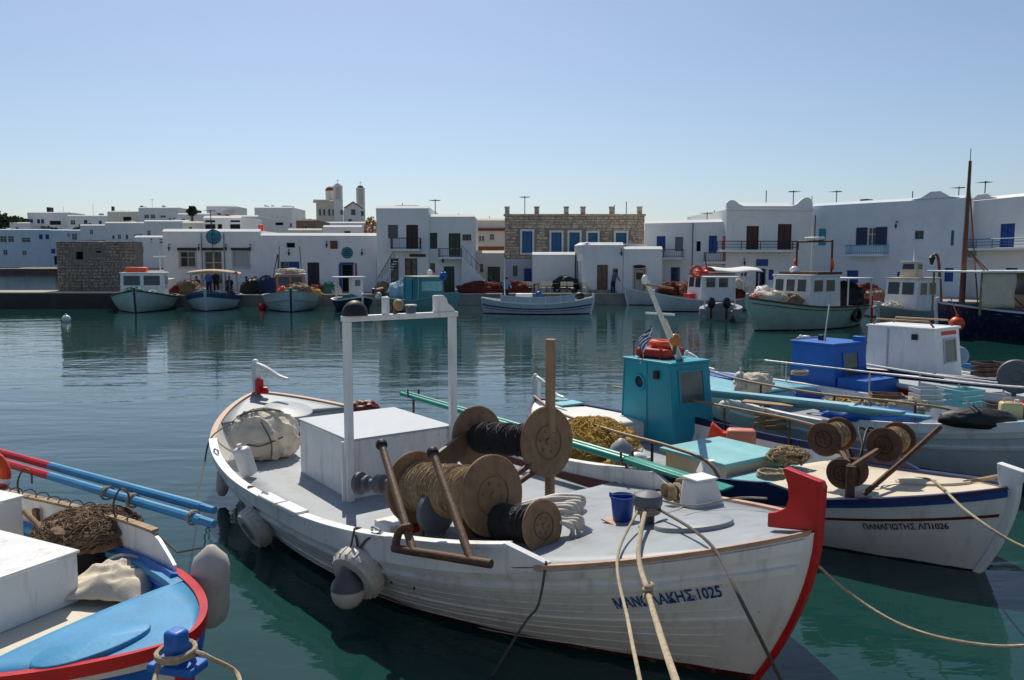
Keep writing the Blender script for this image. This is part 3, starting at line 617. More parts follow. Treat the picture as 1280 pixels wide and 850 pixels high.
# ---------------- shared deckhouse helpers ----------------
def qp(q,s_,t_): return q[0].lerp(q[1],s_).lerp(q[3].lerp(q[2],s_),t_)
def qn(q,c):
    n=(q[1]-q[0]).cross(q[3]-q[0]).normalized(); return n if n.dot(sum(q,V((0,0,0)))/4-c)>0 else -n
def pane_on(root,q,c,s0,s1,t0,t1,fm,gm,fw=.035,nm='window',pr=.02,round_=False):
    n=qn(q,c); P4=[qp(q,s_,t_) for s_,t_ in ((s0,t0),(s1,t0),(s1,t1),(s0,t1))]
    cx=sum(P4,V((0,0,0)))/4; mb=MB()
    inn=[p+(cx-p).normalized()*fw*1.4 for p in P4]
    for i in range(4):
        a,b,c2,d=P4[i],P4[(i+1)%4],inn[(i+1)%4],inn[i]; mb.hexa([p-n*.01 for p in (a,b,c2,d)],[p+n*pr for p in (a,b,c2,d)])
    w_=mb.build(nm,fm,root,smooth=0)
    MB().hexa([p-n*.01 for p in inn],[p+n*.006 for p in inn]).build('pane',gm,w_,smooth=0); return w_
def house(root,x0,x1,y0,y1,z0,z1,m,rake=0,tumble=0,nm='cabin',roof=None,over=.04,rth=.04):
    b=[V((x0,y0,z0)),V((x1,y0,z0)),V((x1,y1,z0)),V((x0,y1,z0))]; t=[V((x0+tumble,y0+tumble,z1)),V((x1-rake,y0+tumble,z1)),V((x1-rake,y1-tumble,z1)),V((x0+tumble,y1-tumble,z1))]
    o=MB().hexa(b,t).build(nm,m,root,smooth=0,bevel=.012)
    if roof:
        MB().hexa([p+V((0,0,.001))+(p-(t[0]+t[2])/2).normalized()*over for p in t],[p+V((0,0,rth))+(p-(t[0]+t[2])/2).normalized()*(over-.01) for p in t]).build(nm+'_roof',roof,root,smooth=0,bevel=.01)
    c=(b[0]+t[2])/2
    return o,c,dict(stbd=[b[0],b[1],t[1],t[0]],fore=[b[1],b[2],t[2],t[1]],port=[b[2],b[3],t[3],t[2]],aft=[b[3],b[0],t[0],t[3]])
def tubep(root,nm,pts,r,m,n=8,k=0): return MB().tube(spline(pts,k) if k else pts,r,n).build(nm,m,root)
def lb(bt,u,v,D): return bt.I@PY(u,v,D)
def sternpost(bt,m,h=.42,tm=None):
    bt.stem('stern_post',m,[(-.05,.10),(-.08,h),(.05,h+.04),(.11,h),(.09,.1),(.07,.0)],.09,.045,.05,end=-1,z0=-.2)
    ex,ez=-bt.L/2,bt.zs
    MB().tube(spline([(ex-.1,0,ez+h+.02),(ex+.03,0,ez+h+.05),(ex+.25,.03,ez+h-.04),(ex+.5,.06,ez+h-.2),(ex+.7,.08,ez+h-.24)],5),.03,8).build('tiller',tm or m,bt.root); MB().ball((ex-.02,0,ez+h+.07),.045).build('finial',tm or m,bt.root)
# ======================= BOAT WITH THE TEAL CABIN =======================
R1=Boat('fishing_boat','white fishing boat with teal wheelhouse, navy bulwark and rusty drum winch',(4.999,7.772),-.966,8.02,2.8,.941,.404,.692,.45,.587,.45,2.6,2.7,.8,.26,.88)
r=R1.root
R1.hull(mat('white_hull_dark_boot',None,.4,.05,3,.2,18,dirt=(.4,.34,.28),damt=.5,streak=True,bands=[(-9,(.012,.012,.02)),(.03,(.7,.7,.69))]),n=48,nu=12)
R1.strake('red_stripe',dred,.80,.82,.012,-.98,.985); R1.strake('rubbing_strake',bluedr,.955,1.0,.03,-.99,.99)
R1.rail('gunwale',navy,.04,.07,-.02,.035,.30,.99); R1.rail('gunwale',navy,.03,.06,-.02,.03,-.99,-.6)
R1.rail('bulwark',navy,.03,.03,-.05,lambda t:.2 if t<.5 else .2-.16*(t-.5)/.12,-.62,.62)
R1.deck('fore_deck',mat('cream_deck_paint',(.58,.5,.38),.6,.12,3,.25,30,dirt=(.35,.26,.16),damt=.6),.28,.99,None,.0,.04); R1.deck('aft_deck',mat('white_deck_paint',(.66,.66,.62),.55,.06,3,.2),-.99,-.52,None,.0,.04)
R1.deck('waist_deck',greyd,-.56,.32,.18,0,.03,.0); R1.liner('bulwark_lining',white,-.55,.32,.18,.04,.1)
R1.bulkhead('bulkhead',white,-.52,.15,R1.sheer(-.52)); R1.bulkhead('bulkhead',tealp,.28,.15,R1.sheer(.28))
R1.stem('stem',white,[(.05,.05),(.10,.2),(-.16,.24),(-.14,.06),(-.1,-.04)],.11,.05,.03,z0=-.3)
sternpost(R1,white,.36)
q=onb(R1,705,503,.05,0); MB().box((q.x-.02,q.y-.05,q.z+.012),(.7,.5,.03)).build('deck_panel',sky_p,r,bevel=.01); MB().box((q.x-.02,q.y-.05,q.z+.03),(.02,.44,.012)).build('panel_batten',navy,r)
q=onb(R1,1165,603,.05,0); oval(r,(q.x,q.y,q.z),.4,.26,.03,MATS['cream_deck_paint'],zf=lambda x,y:dh(R1,x,y,.05,0,.04)-.002)
# pale teal hatch house
k0=R1.loc(893,600,.62); k1=R1.loc(985,580,.62)
hx0=.02; hx1=1.15
MB().box((.48,-.18,.4),(1.05,1.1,.44)).build('hatch_coaming',MATS['cream_deck_paint'],r,bevel=.01)
MB().box((.46,-.18,.645),(1.15,1.2,.05)).build('hatch_lid',tealp,r,bevel=.008); MB().box((1.4,-.2,.50),(.62,1.2,.05)).build('hatch_lid',tealp,r,bevel=.008); MB().box((1.4,-.2,.36),(.56,1.1,.24)).build('hatch_coaming',white,r)
# wheelhouse
n0=R1.loc(843,560,.2); n1=R1.loc(766,547,.2); n2=R1.loc(888,556,.2)
CX1=n0.x+.02; CX0=CX1-1.3; CY0=n0.y; CY1=n0.y+.95
print('CAB',n0,n1,n2)
o,cc,qd=house(r,CX0,CX1,CY0,CY1,.19,1.52,teal,.16,.03,'wheelhouse',teal)
pane_on(r,qd['fore'],cc,.16,.84,.5,.93,teal,glass2,.04); pane_on(r,qd['port'],cc,.3,.7,.5,.85,teal,glass2,.04)
# round window, box, plank trim on the starboard side
qs=qd['stbd']; n=qn(qs,cc); p=qp(qs,.36,.74)
MB().lathe([(.085,-.01),(.085,.02),(.115,.025),(.125,.0),(.125,-.01)],p,n,24,sx=1.25).build('porthole_ring',teal,r); MB().lathe([(0,.004),(.09,.004)],p,n,24,sx=1.25).build('porthole_glass',glass,r)
p=qp(qs,.72,.86); MB().box(p+n*.03,(.1,.06,.14)).build('side_lamp',dmetal,r,bevel=.01)
for s_ in (.02,.5,.98): a=qp(qs,s_,.02)+n*.006; b=qp(qs,s_,.99)+n*.006; MB().tube([a,b],.012,6).build('corner_batten',teal,r)
# mast, lamp, aerial on the roof
zt=1.56; mx,my=CX1-.42,(CY0+CY1)/2
mt=lb(R1,806,345,9.9); mbm=V((mx,my,zt)); MB().tube([mbm,mt],[.045,.028],10).build('mast',plasw,r); MB().tube([mbm+V((.05,.04,0)),mbm.lerp(mt,.55)+V((.03,.03,0))],.02,8).build('mast_stay',plasw,r)
cr=mbm.lerp(mt,.62); MB().tube([cr+V((-.03,-.25,.02)),cr+V((.03,.25,-.02))],.016,8).build('crossbar',plasw,r)
MB().tube([mt+V((0,-.02,-.1)),mt+V((.05,.45,-.16))],.014,6).build('gaff',woodl,r); MB().ball(mt-V((0,0,.05)),(.04,.04,.06)).build('masthead_lamp',plasw,r)
lp_=mbm.lerp(mt,.30)+V((.1,.0,0)); MB().ball(lp_,(.07,.1,.1)).build('amber_lamp',mat('amber_lens',(.45,.16,.01),.25,.1,6,0),r); MB().tube([lp_-V((0,0,.09)),lp_-V((0.02,0,.22))],.03,8).build('lamp_socket',rusty,r)
a=V((CX0+.15,CY0+.15,zt)); MB().tube([a,a+V((0,0,.26))],.008,6).build('aerial',dmetal,r); MB().ball(a+V((0,0,.27)),(.02,.03,.02),8,6).build('aerial_tip',dmetal,r)
# flag
fl=MB(); f0=cr+V((0,-.2,-.1)); rows=[]
for i in range(13):
    f=i/12; rows.append([f0+V((.0+.05*math.sin(f*6+j*.4),-.22*f*.9+.04*math.sin(f*8),-.05-.24*f-.26*j/10+.03*math.sin(f*5))) for j in range(11)])
fl.grid(rows); fob=fl.build('flag',plasw,r,smooth=60)
fm2=bpy.data.meshes.new('flag_stripe'); 
fob.data.materials.append(bluedr)
for i,p_ in enumerate(fob.data.polygons):
    c_=p_.center; j=i%10; ii=i//10
    blue=(j%2==0)
    if ii<5 and j<5: blue=not(ii==2 or j==2)
    p_.material_index=1 if blue else 0
# liferaft on the roof
lw=R1.M@V((CX0+.45,(CY0+CY1)/2,zt)); root=empty('liferaft',lw,R1.hd+.2,'orange life rings and raft pack lying on the teal wheelhouse roof','liferaft')
MB().box((0,0,.09),(.62,.6,.16)).build('pack',mat('red_raft_canvas',(.38,.025,.02),.6,.1,6,.3),root,bevel=.05,seg=3)
MB().tube(ring((.05,.05,.23),.2,(0.05,.05,1),24),.06,10,closed=True).build('life_ring',orangep,root); 
for s_ in (-.2,.2): MB().box((s_,0,.09),(.03,.62,.17)).build('strap',redp,root)
# drum winch on the port side of the foredeck
w0=onb(R1,1062,622,.05,0)
MB().tube([w0+V((0,0,-.02)),w0+V((0,0,.35))],.05,10).build('winch_post',rusty,r)
for (u,v,D,nm2) in ((1052,592,8.5,0),(1030,549,9.0,1),(1105,556,8.75,2)):
    c=lb(R1,u,v,D); d=V((-.15,.83,0)) if nm2 else V((-.05,.25,0)); L0=.42 if nm2 else .12
    dd=d.normalized()*L0
    spool(r,c,c+dd,.20 if nm2 else .17,.14 if nm2 else .06,twine if nm2 else rusty,fm=rusty,th=.025,loose=30 if nm2 else 0,seed=nm2+30)
    beam(c+dd*.5,w0+V((0,0,.33)),.05,.05,rusty,'winch_arm',r)
MB().lathe([(0,-.04),(.15,-.04),(.17,0),(.15,.04),(0,.04)],lb(R1,1068,590,8.6),(-.75,.35,0),22).build('winch_gear',rusty,r)
tubep(r,'boom',[lb(R1,1080,618,8.3),lb(R1,1130,575,8.3),lb(R1,1176,533,8.3)],.03,rusty)
for k in range(2): tubep(r,'hydraulic_hose',[lb(R1,1068,600,8.7),lb(R1,1078,560,8.9),lb(R1,1074+12*k,535,9.2),lb(R1,1095+8*k,545,9.1)],.015,blackm,6,5)
# tubular rail
def onrail(t,dz): return V((t*R1.L/2,-(R1.hw(t)-.05),R1.sheer(t)+dz))
rp=[onrail(-.72,.44),onrail(-.45,.47),onrail(-.1,.5),onrail(.15,.48),onrail(.3,.36),onrail(.36,.05)]
tubep(r,'side_rail',rp,.022,woodl,8,8)
for t in (-.55,-.2,.08): tubep(r,'rail_stanchion',[onrail(t,.0),onrail(t,.47)],.018,dmetal)
rp=[V((p.x,-p.y,p.z)) for p in rp]; tubep(r,'side_rail',rp,.02,woodl,8,8)
for t in (-.5,-.2,.1): p=onrail(t,.0); tubep(r,'rail_stanchion',[V((p.x,-p.y,p.z)),V((p.x,-p.y,p.z+.47))],.016,rusty)
zl1=lambda t:.40+.9*(t-.75); R1.text('ΠΑΝΑΓΙΩΤΗΣ ΛΠ1026',.10,.715,lambda t:.345+.72*(t-.715),-1,brownd,sx=.68,off=.012,bold=.02)
# things aboard
nn=R1.M@lb(R1,742,545,11.2); nn.z=.45; root=empty('fishing_net',nn,0,'heap of yellow fishing net on the deck behind the teal wheelhouse','net')
blob('heap',netyel,(0,0,.05),(.62,.68,.42),root,.3,2.2,64,36,5,.1,-.8); strands('loose_mesh',netyel,(0,0,.05),(.62,.68,.43),root,260,.006,4,-.8)
nn2=nn+V((.35,-.9,-.15)); root=empty('fishing_net',nn2,0,'lower end of yellow net spilling towards the green oars','net'); blob('heap',netyel,(0,0,0),(.5,.42,.26),root,.3,2.4,48,28,9,.1,-.8); strands('loose_mesh',netyel,(0,0,0),(.5,.42,.27),root,140,.006,6,-.8)
def on1(u,v,z): return PZ(u,v,z)
j=on1(926,556,.5); jerry('jerrycan','faded pink jerrycan lying beside the orange funnel',j,(.42,.26,.24),-.25,pinkp,orangep,True)
j=on1(899,552,.5); root=empty('funnel',j,0,'bright orange plastic funnel beside the pink jerrycan','funnel'); MB().lathe([(.0,-.14),(.05,-.14),(.06,-.02),(.12,.1),(.125,.13),(.11,.13),(.05,0),(0,0)],(0,0,.13),(-.8,.3,.2),20).build('cone',orangep,root); MB().lathe([(.125,.12),(.135,.125),(.135,.14),(.125,.145)],(0,0,.13),(-.8,.3,.2),20).build('rim',orangep,root)
j=on1(887,592,.5); root=empty('foam_float',j,.3,'white carved foam block on the navy bulwark beside the hatch','foam'); MB().hexa([V((-.18,-.12,0)),V((.2,-.14,0)),V((.22,.12,0)),V((-.16,.1,0))],[V((-.1,-.05,.17)),V((.12,-.08,.14)),V((.14,.08,.15)),V((-.08,.07,.19))]).build('block',foam,root,bevel=.03,seg=3); MB().box((.02,0,.16),(.1,.1,.03)).build('notch_cap',foam,root,bevel=.01)
j=on1(985,575,.62); root=empty('rope_heap',j,0,'tangled heap of tan rope hung on the rail near the drum winch','rope'); strands('tangle',twine,(0,0,.02),(.26,.18,.14),root,70,.014,12,-.6,14); blob('core',twine,(0,0,.02),(.2,.14,.1),root,.3,3,30,20,3)
rl=R1.M@onrail(-.05,.48); long_fender('fender','grey pear-shaped fender tied to the tubular rail',rl+V((-.05,-.1,-.3)),.5,.16,mat('grey_fender',(.3,.31,.32),.5,.12,5,.1),(0,0,1),rl)
j=R1.M@onrail(.02,.1); root=empty('float',j+V((.0,.1,.05)),0,'small white float by the grey pear-shaped fender','float'); MB().ball((0,0,.05),(.13,.11,.09)).build('body',plasw,root); MB().tube([(.1,0,.05),(.17,0,.06)],.02,8).build('eye',plasw,root)
wrope('mooring_rope',[R1.M@onb(R1,1130,598),R1.M@onb(R1,1165,606)+V((0,0,.05)),PY(1210,640,7.2),PY(1280,684,6.6),PY(1400,720,6),V((5.6,2.45,1.5))],.013,rope,'pale rope running from the winch over the navy gunwale')
wrope('bow_line',[R1.M@onb(R1,1205,606)+V((0,0,.03)),R1.M@onb(R1,1225,604)+V((0,0,.04)),R1.M@V((R1.L/2-.1,0,R1.zb+.12))],.022,twine,'short tan line tied round the white stem head')
# ======================= BOAT WITH THE BRIGHT BLUE CABIN =======================
R2=Boat('fishing_boat','pale fishing boat with bright blue cabin and light blue spars',(8.421,10.164),-1.001,8.5,2.99,1.213,.612,.807,.5,.515,.45,2.6,2.7,.8,.26,.88)
r=R2.root
R2.hull(mat('pale_hull_blue_boot',None,.4,.06,3,.2,18,dirt=(.35,.34,.32),damt=.5,streak=True,bands=[(-9,(.01,.03,.12)),(.08,(.01,.03,.12)),(.13,(.55,.6,.62))]),n=48,nu=12)
R2.strake('rubbing_strake',white,.80,.83,.03,-.98,.98); R2.strake('sheer_strake',white,.93,1,.025,-.99,.99); R2.rail('gunwale',white,.04,.07,-.02,.03,-.99,.99); R2.rail('bulwark',white,.02,.04,.0,.12,.1,.97)
R2.deck('deck',sky_p,-.99,-.45,None,0,.04); R2.deck('waist_deck',greyd,-.5,.5,.3,0,.03,0); R2.deck('fore_deck',sky_p,.45,.98,None,0,.04); R2.liner('lining',white,-.5,.5,.3,.05,.0); R2.bulkhead('bulkhead',sky_p,-.45,.28,R2.sheer(-.45))
sternpost(R2,white,.34); R2.stem('stem',white,None,.1,.05,.05,z0=-.3)
q=onb(R2,905,470,.05,0); MB().box((q.x,q.y,q.z+.012),(.9,.55,.03)).build('deck_panel',bluep,r,bevel=.01)
n0=R2.loc(1045,503,.35); x1=n0.x; print('CAB2',n0,R2.loc(982,495,.35),R2.loc(1102,500,.35))
o,cc,qd=house(r,x1-1.15,x1,n0.y,n0.y+1.1,.3,1.48,bluep,.12,.02,'cabin',bluep,.05,.05); pane_on(r,qd['fore'],cc,.25,.75,.42,.88,bluep,glass2,.035)
house(r,x1-.02,x1+.75,n0.y,n0.y+1.1,.3,.86,bluep,.1,.02,'cabin_trunk'); MB().box((x1-.2,n0.y+1.0,1.58),(.25,.12,.1)).build('roof_box',bluep,r,bevel=.01); MB().box((x1-.75,n0.y+.5,1.58),(.12,.12,.12)).build('roof_lamp',dmetal,r,bevel=.01)
tubep(r,'aerial',[(x1-.55,n0.y+.3,1.5),(x1-.5,n0.y+.35,2.3)],.012,plasw); tubep(r,'roof_rail',[(x1-1.1,n0.y+.1,1.55),(x1-1.1,n0.y+1.,1.55)],.015,metal)
MB().box((x1-1.45,n0.y+.9,.95),(.16,.1,1.2)).build('white_post',white,r,bevel=.02)
rr=lambda t,dz,s_=-1:V((t*R2.L/2,s_*(R2.hw(t)-.05),R2.sheer(t)+dz))
tubep(r,'side_rail',[rr(-.78,.36),rr(-.4,.42),rr(0,.44),rr(.35,.42),rr(.52,.3),rr(.58,.05)],.02,woodl,8,6); 
for t in (-.6,-.25,.1,.4): tubep(r,'rail_stanchion',[rr(t,0),rr(t,.43)],.018,rusty)
tubep(r,'side_rail',[rr(-.7,.4,1),rr(-.2,.45,1),rr(.3,.45,1),rr(.6,.4,1)],.018,metal,8,6)
for t in (-.6,-.2,.2,.55): tubep(r,'rail_stanchion',[rr(t,0,1),rr(t,.43,1)],.016,metal)
for k in range(2):
    a=R2.M@lb(R2,886+4*k,489+4*k,13.9); b=R2.M@lb(R2,1130+34*k,516+6*k,10.6); root=empty('oar',a,0,('long light blue oar lying on the rail of the blue-cabin boat, inboard one','long light blue oar lying on the rail of the blue-cabin boat, outboard one')[k],'oar','light blue oars'); d=b-a
    MB().tube([V((0,0,0)),d*.5,d*.8],[.05,.06,.06],10).build('shaft',sky_p,root); s_=V((0,0,1)).cross(d.normalized()); MB().hexa([d*.78+s_*.07-V((0,0,.02)),d*.78-s_*.07-V((0,0,.02)),d-s_*.05-V((0,0,.02)),d+s_*.05-V((0,0,.02))],[d*.78+s_*.07+V((0,0,.03)),d*.78-s_*.07+V((0,0,.03)),d-s_*.05+V((0,0,.02)),d+s_*.05+V((0,0,.02))]).build('blade',sky_p,root,bevel=.015)
j=PZ(1222,533,.88); root=empty('tarp_bundle',j,-.2,'long black tarpaulin roll on the rail of the blue-cabin boat','tarpaulin'); blob('sheet',blackm,(0,0,.1),(.5,.24,.17),root,.09,1.8,48,28,4,.08,-.6); MB().tube([(.1,-.2,.12),(-.12,-.12,.32),(-.14,.1,.34)],.012,6).build('lashing',roped,root)
j=PZ(1262,532,.75); jerry('jerrycan','cream jerrycan standing next to the black tarpaulin roll',j,(.3,.2,.36),-.3,mat('cream_plastic',(.6,.4,.2),.45,.08,6,.05),plasw)
j=PZ(1283,532,.75); jerry('jerrycan','orange jerrycan next to the cream one',j,(.2,.2,.34),-.2,orangep,plasw)
j=PZ(1085,523,.75); root=empty('tarp_bundle',j,-.4,'bright blue sheet folded below the light blue oars','tarpaulin'); blob('sheet',bluep,(0,0,.05),(.7,.25,.14),root,.2,2,40,24,8,.1,-.6); MB().tube([(0,-.26,.02),(.02,0,.22),(0,.26,.02)],.01,6).build('lashing',roped,root)
j=PZ(960,506,.95); root=empty('board',j,R2.hd+.4,'bare tan board across the rail of the blue-cabin boat','board'); MB().box((0,0,.02),(.8,.2,.03)).build('plank',woodl,root,bevel=.006); MB().box((.0,0,-.01),(.06,.2,.04)).build('cleat',rusty,root)
for (u,v,lab) in ((925,478,'white round float on the light blue stern deck'),(905,515,'dirty pale fender hung under the tan board')):
    j=PZ(u,v,.95 if v<500 else .55); root=empty('float',j,0,lab,'float'); MB().ball((0,0,.08),(.11,.11,.13),14,10).build('body',fender,root); MB().tube([(0,0,.2),(0,0,.27)],.02,8).build('eye',fender,root)
j=PZ(942,488,.8); root=empty('canvas_heap',j,0,'small tan canvas heap left of the bright blue cabin','cloth'); blob('cloth',canvas,(0,0,.1),(.35,.25,.22),root,.3,2.5,36,22,13,.15,-.5); MB().tube([(-.3,0,.12),(0,0,.33),(.3,0,.12)],.01,6).build('lashing',roped,root)
# ======================= BOAT WITH THE WHITE CABIN AND RED BAND =======================
R3=Boat('fishing_boat','white fishing boat with white cabin, red band and roof rails',(13.2,11.2),-.92,10.2,3.1,1.25,.68,.9,.5,.5,.5,2.6,2.7,.8,.26,.88)
r=R3.root
R3.hull(mat('white_hull_red_boot',None,.4,.05,3,.2,18,dirt=(.4,.36,.3),damt=.4,streak=True,bands=[(-9,(.1,.012,.01)),(.05,(.66,.66,.64))]),n=44,nu=10)
R3.strake('red_band',redp,.86,.95,.03,-.99,.99); R3.rail('gunwale',white,.04,.07,-.02,.035,-.99,.99); R3.rail('bulwark',white,.01,.03,0,.12,-.3,.97)
R3.deck('deck',greyl,-.99,.99,None,-.02,.04); sternpost(R3,white,.4); R3.stem('stem',white,None,.1,.05,.05,z0=-.3)
print('CAB3',R3.loc(1170,472,.8),R3.loc(1097,462,.8),R3.loc(1210,470,.8),R3.loc(1030,440,.9))
n3=R3.loc(1172,474,.75); x1=n3.x; y3=n3.y
o,cc,qd=house(r,x1-1.6,x1,y3,y3+1.15,.6,1.75,white,.12,.03,'cabin',white,.05,.05); pane_on(r,qd['fore'],cc,.3,.82,.38,.84,greyl,glass2,.04); pane_on(r,qd['port'],cc,.3,.6,.5,.8,white,glass,.03)
qf=qd['fore']; n=qn(qf,cc); MB().hexa([qp(qf,.25,.9)+n*.004,qp(qf,.85,.9)+n*.004,qp(qf,.85,.97)+n*.004,qp(qf,.25,.97)+n*.004],[qp(qf,.25,.9)+n*.012,qp(qf,.85,.9)+n*.012,qp(qf,.85,.97)+n*.012,qp(qf,.25,.97)+n*.012]).build('name_board',redp,r,smooth=0)
qs=qd['stbd']; n=qn(qs,cc); MB().tube([qp(qs,.32,.02)+n*.01,qp(qs,.32,.98)+n*.01],.02,6).build('door_post',greyl,r); p=qp(qs,.72,.86); MB().box(p+n*.03,(.12,.06,.12)).build('side_lamp',dmetal,r,bevel=.01)
for y in (y3+.15,y3+1.0): tubep(r,'roof_rail',[(x1-1.5,y,1.8),(x1-1.45,y,1.92),(x1-.3,y,1.92),(x1-.2,y,1.8)],.022,woodl,8)
rr=lambda t,dz,s_=-1:V((t*R3.L/2,s_*(R3.hw(t)-.05),R3.sheer(t)+dz))
tubep(r,'side_rail',[rr(-.7,.25),rr(-.2,.3),rr(.3,.3),rr(.8,.3)],.025,plasw,8,6); 
for t in (-.6,-.3,0,.3,.6): tubep(r,'rail_stanchion',[rr(t,0),rr(t,.3)],.02,plasw)
a=R3.M@rr(-.55,.12); b=R3.M@rr(.5,.16); a+=V((-.1,-.15,0)); b+=V((-.1,-.15,0))
for k in range(2):
    root=empty('spar',a+V((.1*k,.1*k,.06*k)),0,('navy spar lashed along the red-banded hull, lower one','navy spar lashed along the red-banded hull, upper one')[k],'spar'); d=(b-a)*(1-.12*k); MB().tube([V((0,0,0)),d*.5,d*.93,d],[.05,.06,.055,.02],10).build('shaft',navy,root); MB().tube([d*.3,d*.31],.068,10).build('lashing',roped,root)
j=PZ(1270,478,1.1); root=empty('winch_disc',j,0,'round grey disc of a line hauler on the red-banded boat','winch'); MB().lathe([(0,-.03),(.28,-.03),(.3,0),(.28,.03),(.1,.03),(.08,.06),(0,.06)],(0,0,.1),(-.5,-.8,.1),28).build('disc',greyp,root); MB().tube([(0,.02,.1),(0,.05,-.25)],.04,8).build('pedestal',greyp,root)
for (u,v,lab,m_) in ((1075,513,'pale coil of line under the navy spars',rope),(1130,510,'white folded sheet between the blue and white cabins',canvas),(1055,512,'olive net bag beside the blue cabin trunk',netyel)):
    j=PZ(u,v,.8); root=empty('gear_heap',j,0,lab,'gear'); blob('heap',m_,(0,0,.02),(.4,.25,.14),root,.3,2.5,36,22,u%7,.1,-.5); strands('strands',m_,(0,0,.02),(.4,.25,.15),root,40,.01,u%5,-.5)
# crates, buckets and coils between the two cabins
def crate(p,rz,m,label,d=(.5,.34,.26)):
    root=empty('fish_crate',p,rz,label,'crate'); x,y,z=d
    MB().box((0,0,.012),(x,y,.02)).build('bottom',m,root)
    for sx in (-1,1):
        for k in range(3): MB().box((sx*(x/2-.01),0,.05+k*z*.36),(.018,y,z*.24)).build('slat',m,root,bevel=.004)
    for sy in (-1,1):
        for k in range(3): MB().box((0,sy*(y/2-.01),.05+k*z*.36),(x-.04,.018,z*.24)).build('slat',m,root,bevel=.004)
    return root
for (u,v,z,rz,m_,lab) in ((1052,520,.55,.2,mat('mustard_plastic',(.45,.3,.05),.5,.1),'mustard fish crate in front of the blue cabin trunk'),(1108,512,.75,-.3,woodb,'brown wooden crate between blue trunk and red-banded hull'),(1160,505,.85,.1,greyl,'grey fish crate beside the black tarpaulin'),(1205,507,.9,.4,tealp,'pale teal fish crate next to the round grey hauler'),(1010,508,.55,-.2,bluepl,'blue fish crate at the foot of the blue cabin'),(1235,470,1.0,.2,rusty,'rust-brown fish crate on the deck of the red-banded boat'),(965,535,.35,.3,woodl,'tan wooden crate on the deck beside the pink jerrycan')): crate(PZ(u,v,z),rz,m_,lab)
for (u,v,z,m_,lab) in ((1142,520,.7,rope,'flat coil of pale rope by the light blue oar tips'),(1245,512,.9,roped,'dark coil of rope beside the cream jerrycan'),(1000,470,.95,rope,'pale coil of rope on the light blue deck by the blue cabin'),(965,600,.75,rope,'pale coil of rope on the pale teal hatch')):
    root=empty('rope_coil',PZ(u,v,z),0,lab,'rope'); mb=MB(); coil(mb,(0,0,.03),.15,4,.014,.07,.012,u%7); mb.build('turns',m_,root); mb=MB(); coil(mb,(0,0,.02),.10,3,.014,.04,.012,u%5); mb.build('inner_turns',m_,root)
# ======================= SMALL OUTBOARD DINGHIES ON THE RIGHT =======================
def outboard(root,c,rz,cm,s_=1,leg=None):
    M=Matrix.Translation(c)@Matrix.Rotation(rz,4,'Z'); 
    mb=MB(); mb.ball((0,0,0),(.26*s_,.17*s_,.25*s_),18,12); mb.v=[tuple(M@V(p)) for p in mb.v]; mb.build('engine_cowl',cm,root)
    mb=MB(); mb.box((-.05*s_,0,-.42*s_),(.16*s_,.09*s_,.5*s_)); mb.box((-.05*s_,0,-.68*s_),(.34*s_,.05*s_,.04*s_)); mb.lathe([(0,-.2*s_),(.05*s_,-.12*s_),(.06*s_,.1*s_),(0,.22*s_)],(-.05*s_,0,-.82*s_),(1,0,0),10); mb.v=[tuple(M@V(p)) for p in mb.v]; mb.build('drive_leg',dmetal,root,bevel=.01)
def dinghy(name,label,bow,hd,L,B,m,cowl,zb=.75,zm=.55,group=None,seat=white,motors=(0,)):
    b=Boat(name,label,bow,hd,L,B,zb,zm,zm+.05,.22,.5,.1,2.4,2.4,.75,.25,.75,1.6,group,transom=.82)
    b.hull(m,n=28,nu=8); b.rail('gunwale',seat,.04,.08,-.02,.03,-1,.99); b.deck('floor',greyl,-.98,.8,.18,0,.05,0); b.deck('fore_deck',seat,.45,.98,None,0,.04,.04); b.liner('lining',seat,-.98,.5,.18,.06)
    for t in (-.35,.1): MB().box((t*L/2,0,zm-.12),(.28,2*b.hw(t)-.15,.04)).build('thwart',seat,b.root,bevel=.01)
    for y in motors: outboard(b.root,V((-L/2-.12,y,zm+.33)),0,cowl)
    return b
dinghy('motor_dinghy','white dinghy with blue floor and grey outboard beside the white-cabin boat',(11.35,17.3),-.35,3.6,1.5,white,mat('grey_cowl',(.09,.12,.17),.3,.1,4,.03),seat=plasw)
dinghy('motor_dinghy','white motorboat with silver outboard under the dark blue trawler',(15.2,19.0),-.1,4.2,1.7,white,mat('silver_cowl',(.25,.3,.36),.3,.1,4,.03),seat=lblue)
# ======================= BLUE BOAT AT THE LEFT =======================
BL=Boat('fishing_boat','blue and white fishing boat with red rim and bright blue foredeck',(-2.03,4.74),-.47,7.8,2.76,.86,.62,.85,.45,.35,.4,2.3,2.6,.66,.26,.8)
r=BL.root
BL.hull(mat('white_hull_navy_boot',None,.4,.06,3,.2,18,dirt=(.38,.32,.26),damt=.5,streak=True,bands=[(-9,(.01,.02,.08)),(.05,(.68,.68,.66))]),n=56,nu=12)
BL.rail('red_rim',redp,.035,.035,-.05,.03,.52,.998,n=40); BL.strake('rubbing_strake',bluep,.86,.92,.03,-.98,.98)
BL.deck('fore_deck',lblue,.75,.995,None,.012,.035,.04,30); BL.rail('covering_board',lblue,-.03,.14,-.03,.02,-.98,.76)
BL.deck('waist_deck',mat('cream_sole',(.62,.56,.44),.6,.1,3,.25,40,dirt=(.4,.33,.22),damt=.5),-.95,.77,.5,0,.03,.0)
BL.bulkhead('bulkhead',lblue,.755,.48,BL.sheer(.755)); BL.deck('aft_deck',lblue,-.99,-.7,None,.012,.04)
bt_=lambda t:.27 if t<.60 else .27*max(0,(.74-t)/.14)
